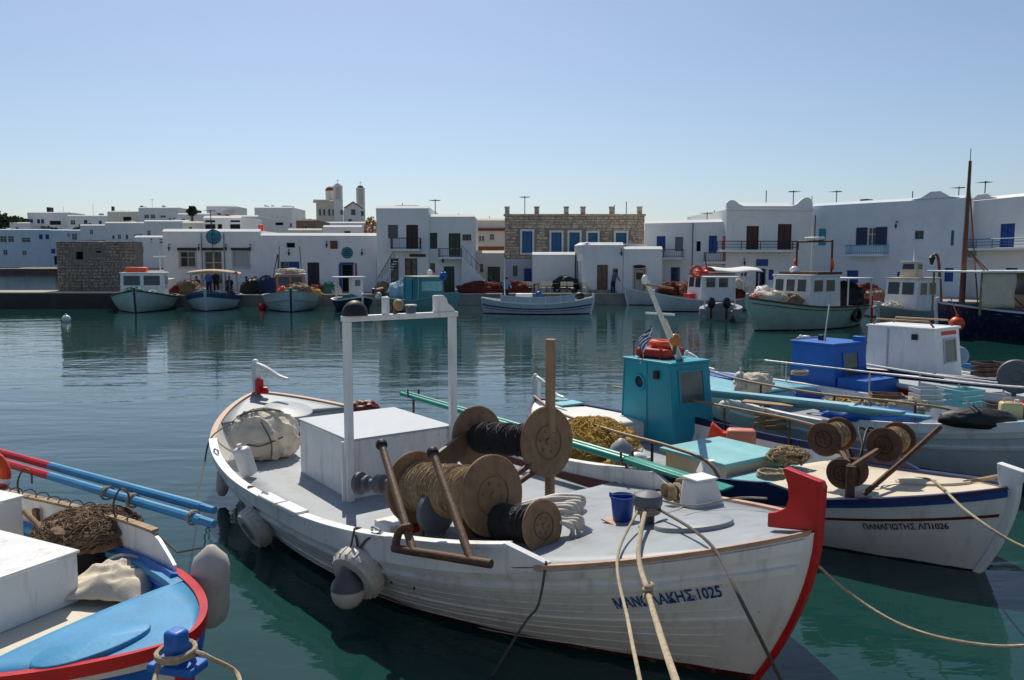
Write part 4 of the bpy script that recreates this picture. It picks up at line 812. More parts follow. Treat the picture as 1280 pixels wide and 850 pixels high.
BL.rail('bulwark',white,.0,.03,.0,bt_,-.9,.70); BL.rail('bulwark_cap',woodl,.02,.05,lambda t:bt_(t)+.001,lambda t:bt_(t)+.025,-.9,.60)
BL.strake('inner_stringer',bluep,lambda t:BL.uz(t,BL.sheer(t)-.11),lambda t:BL.uz(t,BL.sheer(t)+.02),-.09,-.9,.73); BL.liner('lining',bluep,-.9,.75,.5,.06,.0)
for t in (-.5,-.2,.1,.35): 
    for s_ in (1,-1): MB().box((t*BL.L/2,s_*(BL.hw(t)-.08),BL.sheer(t)+.1),(.06,.04,.22)).build('rib',woodb if t<.3 else white,r)
q=onb(BL,116,808,.04,.012); oval(r,(q.x,q.y,q.z),.2,.34,.03,lblue,rz=-.35,zf=lambda x,y:dh(BL,x,y,.04,.012,.035)-.002)
pb=onb(BL,222,835,.04,.012); MB().box((pb.x,pb.y,pb.z+.11),(.11,.11,.24)).build('stem_head',bluep,r,bevel=.025,seg=3); MB().box((pb.x,pb.y,pb.z+.015),(.3,.16,.05),rz=.2).build('stem_foot',bluep,r,bevel=.01)
BL.stem('stem',redp,[(.045,-.05),(-.05,-.05)],.1,.05,.05,z0=-.3)
# white deck boxes
for (u,v,dx,dy,hh,nm2) in ((100,752,1.5,1.2,.40,'fish_hold'),(32,690,1.0,.7,.52,'deck_house')):
    q=BL.loc(u,v,.5); x=q.x-dx/2; y=q.y-dy/2 if nm2=='fish_hold' else q.y-.35
    MB().box((x,y,.5+hh/2),(dx,dy,hh)).build(nm2,white,r,bevel=.012); MB().box((x,y,.5+hh+.012),(dx+.03,dy+.03,.025)).build(nm2+'_lid',white,r,bevel=.008)
# things aboard the blue boat
pa=[]
for k,(u0,v0,u1,v1) in enumerate(((0,566,268,638),(0,577,268,655))):
    a=PZ(u0-30,v0-9,1.02+.0*k); b=PZ(u1,v1,1.0); root=empty('oar',a,0,('blue pole with red end on the bulwark, outer of the pair','blue pole with red end on the bulwark, inner of the pair')[k],'pole','blue and red poles'); d=b-a
    MB().tube([V((0,0,0)),d*.38],.042,10).build('red_end',redp,root); MB().tube([d*.38,d*.96],[.043,.043],10).build('shaft',lblue,root); MB().tube([d*.955,d],[.043,.034],8).build('tip',lblue,root)
    if k==1:
        for f in (.62,.72,.93): 
            mb=MB(); coil(mb,d*f+V((0,0,.0)),.062,2.3,.008,.03,.004,int(f*9),14,ax=d); mb.build('lashing',rope,root)
pts=[]
for k in range(16*12):
    t=.5-.05*k/12; p=BL.M@V((t*BL.L/2,BL.hw(t)+.01,BL.sheer(t)+.31)); a=2*PI*k/12; rr_=.035+.012*math.sin(k*.41); pts.append(p+V((.3,.6,0)).normalized()*rr_*math.cos(a)+V((0,0,rr_*math.sin(a)-.01)))
mb=MB().tube(pts,.006,6)
world('headline_rope',mb,roped,'dark looped line threaded along the white bulwark of the blue boat','rope')
for k,f in enumerate((.43,.02,-.2)):
    p=BL.M@V((f*BL.L/2,BL.hw(f)-.02,BL.sheer(f)+.27)); mb=MB(); mb.tube(spline([p+V((0,0,-.1)),p+V((-.05,.02,.12)),p+V((.0,.05,.26)),p+V((.07,.05,.22)),p+V((.08,.04,.12))],5),.009,6); world('iron_hook',mb,rusty,('iron hook on the bulwark beside the big pink-stained fender','iron hook on the bulwark above the brown net','iron hook on the bulwark beside the red pole ends')[k],'hook')
q=BL.loc(112,702,.5); Q=BL.M@V((q.x,q.y,.5)); root=empty('net_tub',Q,0,'black tub heaped with brown fishing net beside the white box','net tub')
MB().lathe([(.0,0),(.31,0),(.36,.26),(.38,.28),(.34,.28),(.3,.05),(0,.05)],n=28).build('tub',blackm,root); blob('net',netbr,(0,0,.28),(.4,.4,.17),root,.3,2.4,56,32,4,.14,-.5); strands('net_strands',netbr,(0,0,.28),(.41,.41,.18),root,420,.0035,5,-.4,16)
MB().tube([V((-.5,-.1,.5)),V((-.1,-.3,.25))],.025,8).build('stick',woodl,root)
q=BL.loc(146,742,.5); Q=BL.M@V((q.x,q.y,.52)); root=empty('canvas_sack',Q,0,'crumpled tan canvas sack on the cream deck','sack')
mb=MB(); rows=[]
for i in range(34):
    row=[]
    for k in range(34):
        x=(i/33-.5)*.72; y=(k/33-.5)*.6; e=V((x*3.2,y*3.2,1)); g=abs(mn.noise(e))*.9+abs(mn.noise(e*2.1))*.4; fall=max(0,1-(abs(x)/.38)**3)*max(0,1-(abs(y)/.32)**3)
        row.append(V((x*(1+.2*mn.noise(e*.8)),y*(1+.25*mn.noise(e*.7+V((4,0,0)))),.015+fall*(.10+.26*(.55-g)))))
    rows.append(row)
o=mb.grid(rows).build('cloth',canvas,root,smooth=70); md=o.modifiers.new('solid','SOLIDIFY'); md.thickness=.012
MB().tube(spline([(-.25,.1,.1),(-.1,.2,.22),(.1,.2,.2),(.2,.1,.08)],5),.012,6).build('drawcord',rope,root)
q=PY(263,735,6.05); long_fender('fender','big pale fender stained pink between the blue boat and the water',q,.62,.145,mat('pink_stained_fender',(.5,.45,.4),.55,.12,4,.1,dirt=(.35,.14,.12),damt=.6,dscale=3),(.05,0,1),BL.M@V((.6*BL.L/2,BL.hw(.6),BL.sheer(.6)+.25)))
mb=MB(); c=BL.M@V((pb.x,pb.y,pb.z+.07)); coil(mb,c,.105,2.2,.014,.05,.006,6,16); mb.tube(spline([c+V((.1,0,.03)),PZ(262,822,.95),PZ(300,850,.8),V((-1.0,2.45,1.5))],6),.013,6); mb.tube(spline([c+V((-.07,-.05,.0)),PZ(194,846,.9),PZ(185,880,.9)],5),.013,6)
world('mooring_rope',mb,rope,'pale rope wound round the blue post on the blue foredeck','rope')
q=PZ(0,605,1.0); root=empty('life_ring',q+V((-.2,0,0)),0,'orange life ring hung at the end of the blue boat bulwark','life ring'); MB().tube(ring((0,0,.05),.24,(.9,-.5,0),24),.06,10,closed=True).build('ring',orangep,root)
for k in range(4): a=k*PI/2+.4; p=ring((0,0,.05),.24,(.9,-.5,0),24)[int(k*6+2)]; MB().ball(p,.066,10,8).build('band',plasw,root)
# ---------------- quay, near quay, hillside ----------------
QZ=.75
QE=[(-27,55.5),(-14,57),(0,58.5),(8.3,59),(13.5,58),(19,53),(25,47.5),(34,43),(70,38)]
mb=MB(); top=[V((x,y,QZ)) for x,y in QE]+[V((140,60,QZ)),V((140,78,QZ)),V((-42,78,QZ))]
mb.hexa([V((p.x,p.y,-3)) for p in top],top); struct(mb.build('quay',conc,smooth=0))
mb=MB()
for a,b in zip(QE[:-1],QE[1:]):
    a,b=V((*a,0)),V((*b,0)); n=(b-a).cross(V((0,0,1))).normalized()
    mb.hexa([a+n*.06+V((0,0,QZ-.02)),b+n*.06+V((0,0,QZ-.02)),b-n*.45+V((0,0,QZ-.02)),a-n*.45+V((0,0,QZ-.02))],[a+n*.06+V((0,0,QZ+.08)),b+n*.06+V((0,0,QZ+.08)),b-n*.45+V((0,0,QZ+.08)),a-n*.45+V((0,0,QZ+.08))])
    mb2=None
struct(mb.build('quay_kerb',mat('quay_kerb_stone',(.42,.37,.3),.9,.15,2,.5,8),smooth=0))
struct(MB().hexa([V((-90,54,-3)),V((-25.5,54,-3)),V((-25.5,58.2,-3)),V((-90,58.2,-3))],[V((-90,54,1.0)),V((-25.5,54,1.0)),V((-25.5,58.2,1.0)),V((-90,58.2,1.0))]).build('jetty',concd,smooth=0))
struct(MB().box((-57.6,56.1,1.04),(65,4.0,.08)).build('jetty_top',mat('jetty_paving',(.36,.3,.23),.9,.2,1,.5,8),smooth=0))
struct(MB().box((0,-38.7,-.6),(240,82.6,4)).build('near_quay',mat('pale_quay_paving',(.5,.45,.38),.9,.12,.8,.4,6),smooth=0))
def hz_(x,y):
    if x<-.52*y+2 :   # bay side: shore only beyond 195 m
        return -1.5 if y<196 else min(14,.9+max(0,y-212)*.16)
    return QZ-.06+max(0,y-74)*.078 if y<205 else min(14,QZ+131*.078+max(0,y-205)*.03)
rows=[]
for i in range(44):
    y=70+(i/43)**1.4*400; rows.append([V((x,y,hz_(x,y)+(.25*mn.noise(V((x*.05,y*.05,0)))if y>80 else 0))) for x in [(-1+2*k/90)*(60+y*1.1) for k in range(91)]])
struct(MB().grid(rows).build('hillside',earth,smooth=60))
# ---------------- buildings ----------------
class Bld:
    def __init__(s,name,label,u0,u1,D0,D1,vtop,m,depth=7,zb=QZ,cat='house',group=None,zt=None,par=.35,cop=True,back=None):
        A=PY(u0,vtop,D0); B=PY(u1,vtop,D1); s.h=(zt if zt else A.z)-zb; A.z=B.z=zb; s.A=A; d=B-A; s.W=d.length; s.rz=math.atan2(d.y,d.x); s.zb=zb; s.m=m; s.depth=depth
        s.root=empty(name,A,s.rz,label,cat,group); s.M=Matrix.Translation(A)@Matrix.Rotation(s.rz,4,'Z'); s.I=s.M.inverted(); s.holes=[]; s.par=par; s.cop=cop
    def hit(s,u,v,y=0):
        o=s.I@V((0,0,H)); d=s.I.to_3x3()@ray(u,v); p=o+d*((y-o.y)/d.y); return p
    def op(s,kind,u0,v0,u1,v1,m=None,fm=None):
        a=s.hit(u0,v1); b=s.hit(u1,v0); z0=max(.02,a.z); x0,x1=max(.08,a.x),min(s.W-.08,b.x); z1=min(b.z,s.h-.15)
        if x1-x0<.1 or z1-z0<.1: return
        s.holes.append((x0,x1,z0,z1)); x,w_,z,h=(x0+x1)/2,x1-x0,(z0+z1)/2,z1-z0; r=s.root; y=.13
        fm=fm or MATS['white_paint']; f=min(.07,w_*.09)
        if kind=='W':
            mb=MB(); 
            for xx in (x0+f/2,x1-f/2): mb.box((xx,y,z),(f,.08,h))
            for zz in (z0+f/2,z1-f/2): mb.box((x,y,zz),(w_-2*f,.08,f))
            if w_>.5: mb.box((x,y,z),(f*.8,.06,h-2*f))
            if h>.9: mb.box((x,y,z0+h*.62),(w_-2*f,.05,f*.7))
            o=mb.build('window',fm,r,smooth=0); MB().box((x,y+.03,z),(w_-f,.015,h-f)).build('pane',m or glass,o,smooth=0)
            if h<2.2: MB().box((x,-.03,z0-.03),(w_+.16,.16,.05)).build('sill',s.m,r,bevel=.01)
        elif kind in 'SD':
            o=MB()
            for xx in (x0+f/2,x1-f/2): o.box((xx,y,z),(f,.1,h))
            o.box((x,y,z1-f/2),(w_-2*f,.1,f)); o=o.build('shutter_frame' if kind=='S' else 'door_frame',fm,r,smooth=0)
            n=2 if w_>.55 else 1; lw=(w_-2*f)/n
            for k in range(n):
                cx=x0+f+lw*(k+.5); mb=MB().box((cx,y,z-f/2),(lw-.02,.04,h-f))
                if kind=='S':
                    ns=max(4,int(h/.16))
                    for q in range(ns): mb.box((cx,y-.03,z0+.06+(h-f-.12)*(q+.5)/ns),(lw-.12,.03,.05))
                else:
                    for (za,zc) in ((.08,.42),(.5,.92)): mb.box((cx,y-.03,z0+(h-f)*(za+zc)/2),(lw-.16,.03,(h-f)*(zc-za)))
                lf=mb.build('shutter' if kind=='S' else 'door',m,r,smooth=0)
            if kind=='D': MB().ball((x-.05 if n==2 else x1-f-.1,y-.06,z0+1.0),.03,8,6).build('handle',dmetal,lf)
        elif kind=='G':      # glazed door
            mb=MB(); n=2 if w_>.7 else 1; lw=w_/n
            for k in range(n):
                a0=x0+k*lw
                for xx in (a0+f/2,a0+lw-f/2): mb.box((xx,y,z),(f,.07,h))
                for zz in (z0+h*.12,z0+h*.45,z0+h*.72,z1-f/2): mb.box((a0+lw/2,y,zz),(lw-2*f,.06,f if zz>z0+h*.2 else h*.2))
            o=mb.build('door',m,r,smooth=0); MB().box((x,y+.03,z),(w_,.015,h)).build('pane',glass,o,smooth=0)
        else:
            MB().box((x,.5,z),(w_+.1,.02,h+.1)).build('doorway_dark',m or dark,r,smooth=0)
        return (x0,x1,z0,z1)
    def surround(s,hole,m,wd=.14,pr=.04):
        x0,x1,z0,z1=hole; mb=MB(); x=(x0+x1)/2
        mb.box((x0-wd/2,-pr/2,(z0+z1)/2),(wd,pr,z1-z0)); mb.box((x1+wd/2,-pr/2,(z0+z1)/2),(wd,pr,z1-z0)); mb.box((x,-pr/2,z1+wd/2),(x1-x0+2*wd,pr,wd)); mb.box((x,-pr/2,z0-wd/2),(x1-x0+2*wd,pr,wd)); return mb.build('window_surround',m,s.root,smooth=0)
    def close(s,top=None):
        W,h,d=s.W,s.h,s.depth; xs=sorted(set([0,W]+[q for o in s.holes for q in o[:2]])); zs=sorted(set([0,h]+[q for o in s.holes for q in o[2:]])); mb=MB()
        ins=lambda x,z:any(a<x<b and c<z<e for a,b,c,e in s.holes)
        for i in range(len(xs)-1):
            for k in range(len(zs)-1):
                if not ins((xs[i]+xs[i+1])/2,(zs[k]+zs[k+1])/2): mb.add([(xs[i],0,zs[k]),(xs[i+1],0,zs[k]),(xs[i+1],0,zs[k+1]),(xs[i],0,zs[k+1])],[[0,1,2,3]])
        for a,b,c,e in s.holes:
            D=.26; mb.add([(a,0,c),(b,0,c),(b,0,e),(a,0,e),(a,D,c),(b,D,c),(b,D,e),(a,D,e)],[[0,1,5,4],[1,2,6,5],[2,3,7,6],[3,0,4,7]])
        mb.add([(0,0,0),(0,d,0),(0,d,h),(0,0,h)],[[0,1,2,3]]); mb.add([(W,0,0),(W,d,0),(W,d,h),(W,0,h)],[[0,1,2,3]]); mb.add([(0,d,0),(W,d,0),(W,d,h),(0,d,h)],[[0,1,2,3]])
        mb.build('wall',s.m,s.root,smooth=0)
        MB().box((W/2,d/2,h-s.par-.08),(W-.01,d-.02,.16)).build('roof',s.m,s.root,smooth=0)
        if s.cop:
            o=.03; mb=MB()
            mb.hexa([V((-o,-.04,h)),V((W+o,-.04,h)),V((W+o,.42,h)),V((-o,.42,h))],[V((-o,-.04,h+.035)),V((W+o,-.04,h+.035)),V((W+o,.42,h+.26)),V((-o,.42,h+.26))])
            for (c,dd) in (((W/2,d-.1,h+.06),(W+2*o,.26,.14)),((.1,d/2+.1,h+.06),(.26,d-.68,.14)),((W-.1,d/2+.1,h+.06),(.26,d-.68,.14))): mb.box(c,dd)
            mb.build('coping',s.m,s.root,bevel=.02,seg=2)
        return s
    def balcony(s,u0,u1,vs,vr,depth=.9,rm=None,slab=None,bars=True,th=.16,solid=False):
        a=s.hit(u0,vs); b=s.hit(u1,vs); z=a.z; zr=s.hit(u0,vr).z; x0,x1=a.x,b.x; r=s.root; rm=rm or dmetal
        sl=MB().box(((x0+x1)/2,-depth/2-.004,z-th/2),(x1-x0,depth,th)).build('balcony',slab or s.m,r,bevel=.015)
        mb=MB(); y=-depth+.05; hh=max(.5,zr-z)
        P_=[(x0+.04,-.02),(x0+.04,y),(x1-.04,y),(x1-.04,-.02)]
        for (xa,ya),(xb,yb) in zip(P_[:-1],P_[1:]):
            for zz in ((hh,.04),(.1,.025)) if bars else ((hh,.04),(hh*.66,.03),(hh*.33,.03)): mb.tube([(xa,ya,z+zz[0]),(xb,yb,z+zz[0])],zz[1]*.8,6)
            n=max(1,int(math.hypot(xb-xa,yb-ya)/(.16 if bars else 1.2)))
            for k in range(n+1): mb.tube([(xa+(xb-xa)*k/n,ya+(yb-ya)*k/n,z),(xa+(xb-xa)*k/n,ya+(yb-ya)*k/n,z+hh)],.013 if bars else .03,5)
            if solid: mb.box(((xa+xb)/2,(ya+yb)/2,z+hh*.5),(abs(xb-xa)+.02,abs(yb-ya)+.02,hh*.7))
        mb.build('railing',rm,sl,smooth=0); return x0,x1,z
    def at(s,u,v,y=0): return s.hit(u,v,y)
    def disc(s,u,v,rpx,m,nm='sign_disc'):
        c=s.hit(u,v); e=s.hit(u+rpx,v); R_=(e-c).length; return MB().lathe([(0,.03),(R_*.86,.03),(R_*.9,.05),(R_,.05),(R_,0)],c+V((0,-.0,0)),(0,-1,0),28).build(nm,m,s.root),c,R_
    def plate(s,u0,v0,u1,v1,m,nm='sign_board',th=.06):
        a=s.hit(u0,v1); b=s.hit(u1,v0); return MB().box(((a.x+b.x)/2,-th/2-.004,(a.z+b.z)/2),(b.x-a.x,th,b.z-a.z)).build(nm,m,s.root,bevel=.01),(a+b)/2,b-a
    def lantern(s,u,v):
        c=s.hit(u,v); r=s.root; o=MB().tube([c+V((0,0,.35)),c+V((0,-.25,.42)),c+V((0,-.3,.25))],.025,6).build('wall_lamp',dmetal,r); MB().lathe([(.03,-.12),(.09,.1),(.11,.12),(.02,.24),(0,.25)],c+V((0,-.3,0)),n=8).build('lantern',glass,o)
    def aerial(s,u,vt,y=2.,kind=0):
        c=s.hit(u,vt,y); z0=s.h-s.par; mb=MB().tube([(c.x,y,z0),(c.x,y,c.z)],.035,6)
        if kind: 
            for k in range(5): mb.tube([(c.x-.5+.05*k,y+(k-2)*.18,c.z-.1),(c.x+.5-.05*k,y+(k-2)*.18,c.z-.1)],.014,4)
            mb.tube([(c.x,y-.45,c.z-.1),(c.x,y+.45,c.z-.1)],.016,4)
        mb.build('aerial',dmetal,s.root)
    def block(s,u0,u1,vt,y=1.5,dy=1.2,m=None,nm='chimney'):
        a=s.hit(u0,vt,y); b=s.hit(u1,vt,y); z0=s.h-s.par; return MB().box(((a.x+b.x)/2,y+dy/2,(z0+a.z)/2),(b.x-a.x,dy,a.z-z0)).build(nm,m or s.m,s.root,bevel=.03)
    def text(s,body,u,v,size,m,nm='sign_lettering',off=.075):
        cu=bpy.data.curves.new('txt','FONT'); cu.body=body; cu.size=size; cu.align_x='CENTER'; cu.align_y='CENTER'
        ob=bpy.data.objects.new('txt',cu); C.objects.link(ob); bpy.context.view_layer.update(); me=bpy.data.meshes.new_from_object(ob.evaluated_get(bpy.context.evaluated_depsgraph_get())); bpy.data.objects.remove(ob)
        c=s.hit(u,v)
        for q in me.vertices: q.co=V((c.x+q.co.x,-off,c.z+q.co.y))
        me.materials.clear(); me.materials.append(m); o=bpy.data.objects.new(nm,me); C.objects.link(o); o.parent=s.root
def vary(c): return c
# harbour office, two wings
b=Bld('harbour_office','low white harbour office with ship-wheel emblem and three glazed openings',203,324,62,62.3,290,wall,9)
creamf=mat('cream_frame_paint',(.5,.45,.36),.6,.1,4,.1)
for (u0,u1,k) in ((225,244,'W'),(257,277,'G'),(292,311,'W')):
    h=b.op(k,u0,314 if k=='W' else 314,u1,334 if k=='W' else 366,creamf if k=='G' else (glass if u0<290 else greyl),creamf); 
    x=(h[0]+h[1])/2; MB().box((x,-.07,h[3]+.16),(h[1]-h[0]+.25,.14,.2)).build('lintel',dmetal,b.root,bevel=.01)
    if k=='W': b.surround(h,creamf,.1,.03)
o,c,R_=b.disc(267,296,9.4,mat('emblem_blue',(.06,.15,.26),.5,.1,6,.1),'emblem_disc'); mb=MB()
for k in range(8): mb.tube([c+V((0,-.07,0)),c+V((R_*1.08*math.cos(k*PI/4),-.07,R_*1.08*math.sin(k*PI/4)))],.035,6)
mb.tube(ring(c+V((0,-.07,0)),R_*.62,(0,1,0),24),.04,6,closed=True); mb.build('emblem_wheel',turq,o)
MB().tube([c+V((0,-.3,-R_*2.4)),c+V((0,-.3,R_*2.2))],.03,6).build('flag_staff',dmetal,b.root)
for u in (213,250,284,314): b.lantern(u,312)
for u in (252,280): p=b.hit(u,300); MB().tube([V((p.x,-.06,.1)),V((p.x,-.06,b.h-.1))],.035,6).build('drainpipe',greysh,b.root)
b.aerial(263,262,2,1); b.close()
b=Bld('rooftop_room','white rooftop room with two dark openings behind the harbour office',254,301,74,74,273,wall,6,zb=QZ,group=None)
b.op('H',255.5,275,269,288); b.op('H',287,275,300,288); b.op('H',271.5,280,277.5,288); b.close(); 
b=Bld('white_house','long low white house with turquoise disc sign and blue doors',324,470,62.3,63,295,wall,9)
b.op('H',358,302,368.5,309.5); b.op('W',351,327,361,352,glass,turq); b.op('D',362,327,374,366,bluedr,bluedr); b.op('D',385,328,399,366,dmetal,navy); b.op('H',428,331,440,366,dark,bluedr)
h=b.holes[-1]; MB().box((h[0]-.12,-.03,(h[2]+h[3])/2),(.22,.06,h[3]-h[2]+.1)).build('door_jamb',bluedr,b.root); MB().box((h[1]+.05,-.03,(h[2]+h[3])/2),(.12,.06,h[3]-h[2]+.1)).build('door_jamb',bluedr,b.root); MB().box(((h[0]+h[1])/2,-.032,h[3]+.1),(h[1]-h[0]+.3,.05,.18)).build('door_head',bluedr,b.root)
b.plate(413,301,422,311,mat('brown_sign',(.13,.05,.02),.6,.2,6,.2)); o,c,R_=b.disc(434,316,7.3,mat('turquoise_sign',(.03,.22,.26),.5,.15,8,.2)); MB().tube(ring(c+V((0,-.06,0)),R_*.7,(0,1,0),20),.02,5,closed=True).build('sign_ring',turq,o); mb=MB()
for k in range(4): mb.box(c+V((0,-.058,(.25-.16*k))),(.6,.012,.05))
mb.build('sign_text_lines',dmetal,o); b.lantern(409,308); b.lantern(362,318); b.lantern(453,318)
b.block(322.5,328.5,281,1,.5,orangep,'orange_pot'); b.plate(444,329,446,345,redp,'notice'); b.close()
# two-storey house with brown door and balcony
b=Bld('white_house','two-storey white house with brown balcony door and spiral iron stair',470,535.5,62,62,261,wall,8)
b.op('W',485,281,497.5,298,glass,greysh); b.op('D',508,281,522.5,311,brownd,brownd); b.op('G',506.5,323,521.5,366,brownd); b.op('G',489,323,498,366,dmetal)
b.balcony(490,527,311.5,298,1.0,dmetal); b.plate(512,317.5,532,321,brownd); 
b.block(494,523,256.5,2,1.5,wall2,'roof_tank_box'); b.block(500,507,257.5,1.6,.3,dmetal,'roof_vent'); b.aerial(503,254,5)
x0=b.hit(479,340).x; mb=MB(); rl=MB()
for k in range(12):
    x=x0-.35+.12*k; mb.box((x+.1,-.55,.2+.2*k),(.26,.9,.06)); rl.tube([(x+.1,-.98,.2+.2*k),(x+.1,-.98,1.15+.2*k)],.016,5)
rl.tube([(x0-.25,-.98,1.15),(x0+1.07,-.98,3.35)],.025,6); o=mb.build('stair_flight',b.m,b.root,smooth=0); rl.build('stair_railing',dmetal,o); b.close()
b=Bld('white_house','white house with green upper door, outside stair and green shutters',535.8,592,62.3,62.3,271.5,wall,8)
b.op('S',537,291,546.5,311,greend,greend); b.op('D',561,291.5,575.5,321,greend,greend); b.op('W',578,293,589,300.5,glass,greend); b.op('D',555,333,568,366,greend,greend); b.op('W',537,329,544,341,glass,greend)
x0,x1,z=b.balcony(549,578,321.5,311,1.1,greysh); mb=MB(); rl=MB(); n=13
for k in range(n): mb.box((x1+.12+.19*k,-.55,(z-(z/n)*(k))/2),(.2,1.0,max(.1,z-(z/n)*k)))
rl.tube([(x1,-1.02,z+.9),(x1+.19*n,-1.02,.9)],.025,6)
for k in range(0,n+1,2): rl.tube([(x1+.19*k,-1.02,z-z/n*k-.05),(x1+.19*k,-1.02,z-z/n*k+.9)],.014,5)
o=mb.build('stair_flight',b.m,b.root,smooth=0); rl.build('stair_railing',greysh,o); b.aerial(544,249,2,1); b.block(556,562,268,2,.6,dmetal,'roof_vent'); b.block(572,574,267,2,.4,dmetal,'roof_vent'); b.lantern(554,327); b.close()
b=Bld('white_house','low white lane house with green double door between white and stone houses',592.3,630,66,66,317,wall2,6)
b.op('D',609.5,333.5,625,366,greend,greend); b.op('W',600,330,604,340,glass,greend); b.close()
b=Bld('white_house','white terraced house with red-brown strip above the lane',588,634,84,84,276,wall2,8,zb=1.5)
b.op('W',598,294,606,302); b.op('W',612,292,618,300); p=b.hit(592,287); b.plate(592,285.5,632,288.5,mat('red_tile_strip',(.16,.04,.03),.8,.2,6,.3),'awning_strip',.4); b.close()
b=Bld('garden_wall','red-brown wooden screen above the lane house',591,630,78,78,308,mat('brown_screen',(.16,.06,.03),.8,.3,4,.4),.4,zb=1.2,cat='wall',par=.05,cop=False); b.close()
# the stone house
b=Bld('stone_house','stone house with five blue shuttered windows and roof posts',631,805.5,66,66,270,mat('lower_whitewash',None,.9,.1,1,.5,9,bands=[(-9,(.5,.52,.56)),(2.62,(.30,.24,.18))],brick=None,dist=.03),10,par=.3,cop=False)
hs=[]
for (u0,u1,v0,v1) in ((652.5,665.5,289,316),(689,702,290.5,317),(711.5,724.5,290.5,317),(735,747,291,306),(769.5,783,291,306)): hs.append(b.op('S',u0,v0,u1,v1,bluesh,bluesh))
for h in hs: b.surround(h,white,.16,.1)
b.op('D',655,335.5,665,366,bluedr,bluedr); b.op('W',641,332,647,345,glass,bluedr)
# its masonry: courses of stones, proud of the joints, around the windows
rnd=random.Random(11)
def masonry(s,z0,z1,nm,m,course=.24,xr=None,sz=(.28,.6),dep=.07):
    mb=MB(); z=z0; x_0,x_1=xr if xr else (0,s.W)
    while z<z1-.05:
        hc=course*rnd.uniform(.75,1.25); hc=min(hc,z1-z); x=x_0
        while x<x_1-.04:
            w_=min(rnd.uniform(*sz),x_1-x); cx,cz=x+w_/2,z+hc/2
            if not any(a-.22<cx+w_*.4 and cx-w_*.4<b_+.22 and c-.22<cz<e+.22 for a,b_,c,e in s.holes):
                p=dep*rnd.uniform(.5,1); j=.014; e_=[rnd.uniform(-.015,.015) for _ in range(4)]
                mb.hexa([V((x+j,.02,z+j)),V((x+w_-j,.02,z+j)),V((x+w_-j,.02,z+hc-j)),V((x+j,.02,z+hc-j))],[V((x+j*2,-p,z+j*2+e_[0])),V((x+w_-j*2,-p,z+j*2+e_[1])),V((x+w_-j*2,-p*rnd.uniform(.6,1),z+hc-j*2+e_[2])),V((x+j*2,-p,z+hc-j*2+e_[3]))])
            x+=w_
        z+=hc
    return stuff(mb.build(nm,m,s.root,smooth=0))
masonry(b,2.66,b.h-.02,'stonework',stonel,.25)
MB().box((b.W/2,.1,b.h+.08),(b.W+.2,.5,.16)).build('cornice',stonel,b.root,bevel=.02)
for u in (634,671,708,729,765,800): 
    x=b.hit(u,265).x; MB().box((x,.25,b.h+.42),(.38,.4,.58)).build('roof_post',stonel,b.root,bevel=.02); MB().box((x,.25,b.h+.74),(.46,.48,.07)).build('post_cap',stonel,b.root)
b.aerial(656,245,3,1); b.aerial(768,256,4); b.aerial(783,252,4,0); b.block(655,665,267.5,2,1.5,wall2); b.block(770,806,267.5,5,3,wall2,'roof_room'); b.close()
b=Bld('terrace_wall','white terrace wall in front of the stone house',666,718.5,62.5,62.5,319,wall,3.3,cat='wall',par=.6); b.close()
b=Bld('white_cube_house','white cube house with brown glazed door by the quay',729,779,60.5,60.5,307,wall,6); b.op('G',746,331,760,368,mat('orange_brown_door',(.17,.07,.03),.5,.2,5,.2)); b.op('W',766,335.5,772.5,345.5,glass,greysh)
mb=MB()
for k in range(2): mb.box((b.hit(753,366).x,-.25-.25*k,.14-.07*k),(2.0,.3,.28-.14*k))
mb.build('door_step',conc,b.root,smooth=0); b.lantern(776,318); b.close()
b=Bld('white_cube_house','white annexe with tall narrow side windows left of the cube house',718,728.5,63.5,60.6,307.5,wall,5); b.op('W',720,326,723,352); b.op('W',724.5,326,727,352); b.close()
b=Bld('white_cube_house','white cube house with cream framed door and black lantern',779.5,828,60.5,60.5,312,wall,6); b.op('D',792.5,336.5,806.5,368,creamf,woodl); h=b.holes[-1]; MB().box(((h[0]+h[1])/2,.07,h[2]+(h[3]-h[2])*.72),(.5,.04,.5)).build('door_pane',brownd,b.root); b.surround(h,creamf,.12,.04); b.block(795,803,309,1,.5); p=b.hit(799,333); MB().ball(p+V((0,-.1,0)),(.5,.12,.12),14,8).build('door_canopy',dmetal,b.root); b.close()
# blue-shuttered house
b=Bld('white_house','white house with blue and grey shutters right of the stone house',806,910,63.4,60.6,280,wall,8)
b.op('S',820.5,295,832,314,bluedr,bluedr); b.op('S',843.5,296,854,314,greysh,greysh); b.op('H',870,301.5,876,314); b.op('D',885.5,294.5,896.5,317,bluedr,bluedr); b.op('D',872,335,882,367,dmetal,navy); b.op('W',838,334,850,352,glass,bluedr)
b.balcony(829,855,322,312,.8,greysh); b.balcony(882,910,327,316,.9,greysh); b.plate(904.5,295,909.8,331,mat('orange_awning',(.55,.09,.03),.8,.1,4,.2),'side_awning',.5); p=b.hit(866,300); MB().tube([V((p.x,-.06,.1)),V((p.x,-.06,b.h))],.04,6).build('drainpipe',greysh,b.root)
b.block(826,830,277.5,2,.5,dmetal,'roof_vent'); b.block(838,849,278,2,.7,dmetal,'roof_tank'); b.aerial(884,265,2,1); b.aerial(893,263,4); b.close()
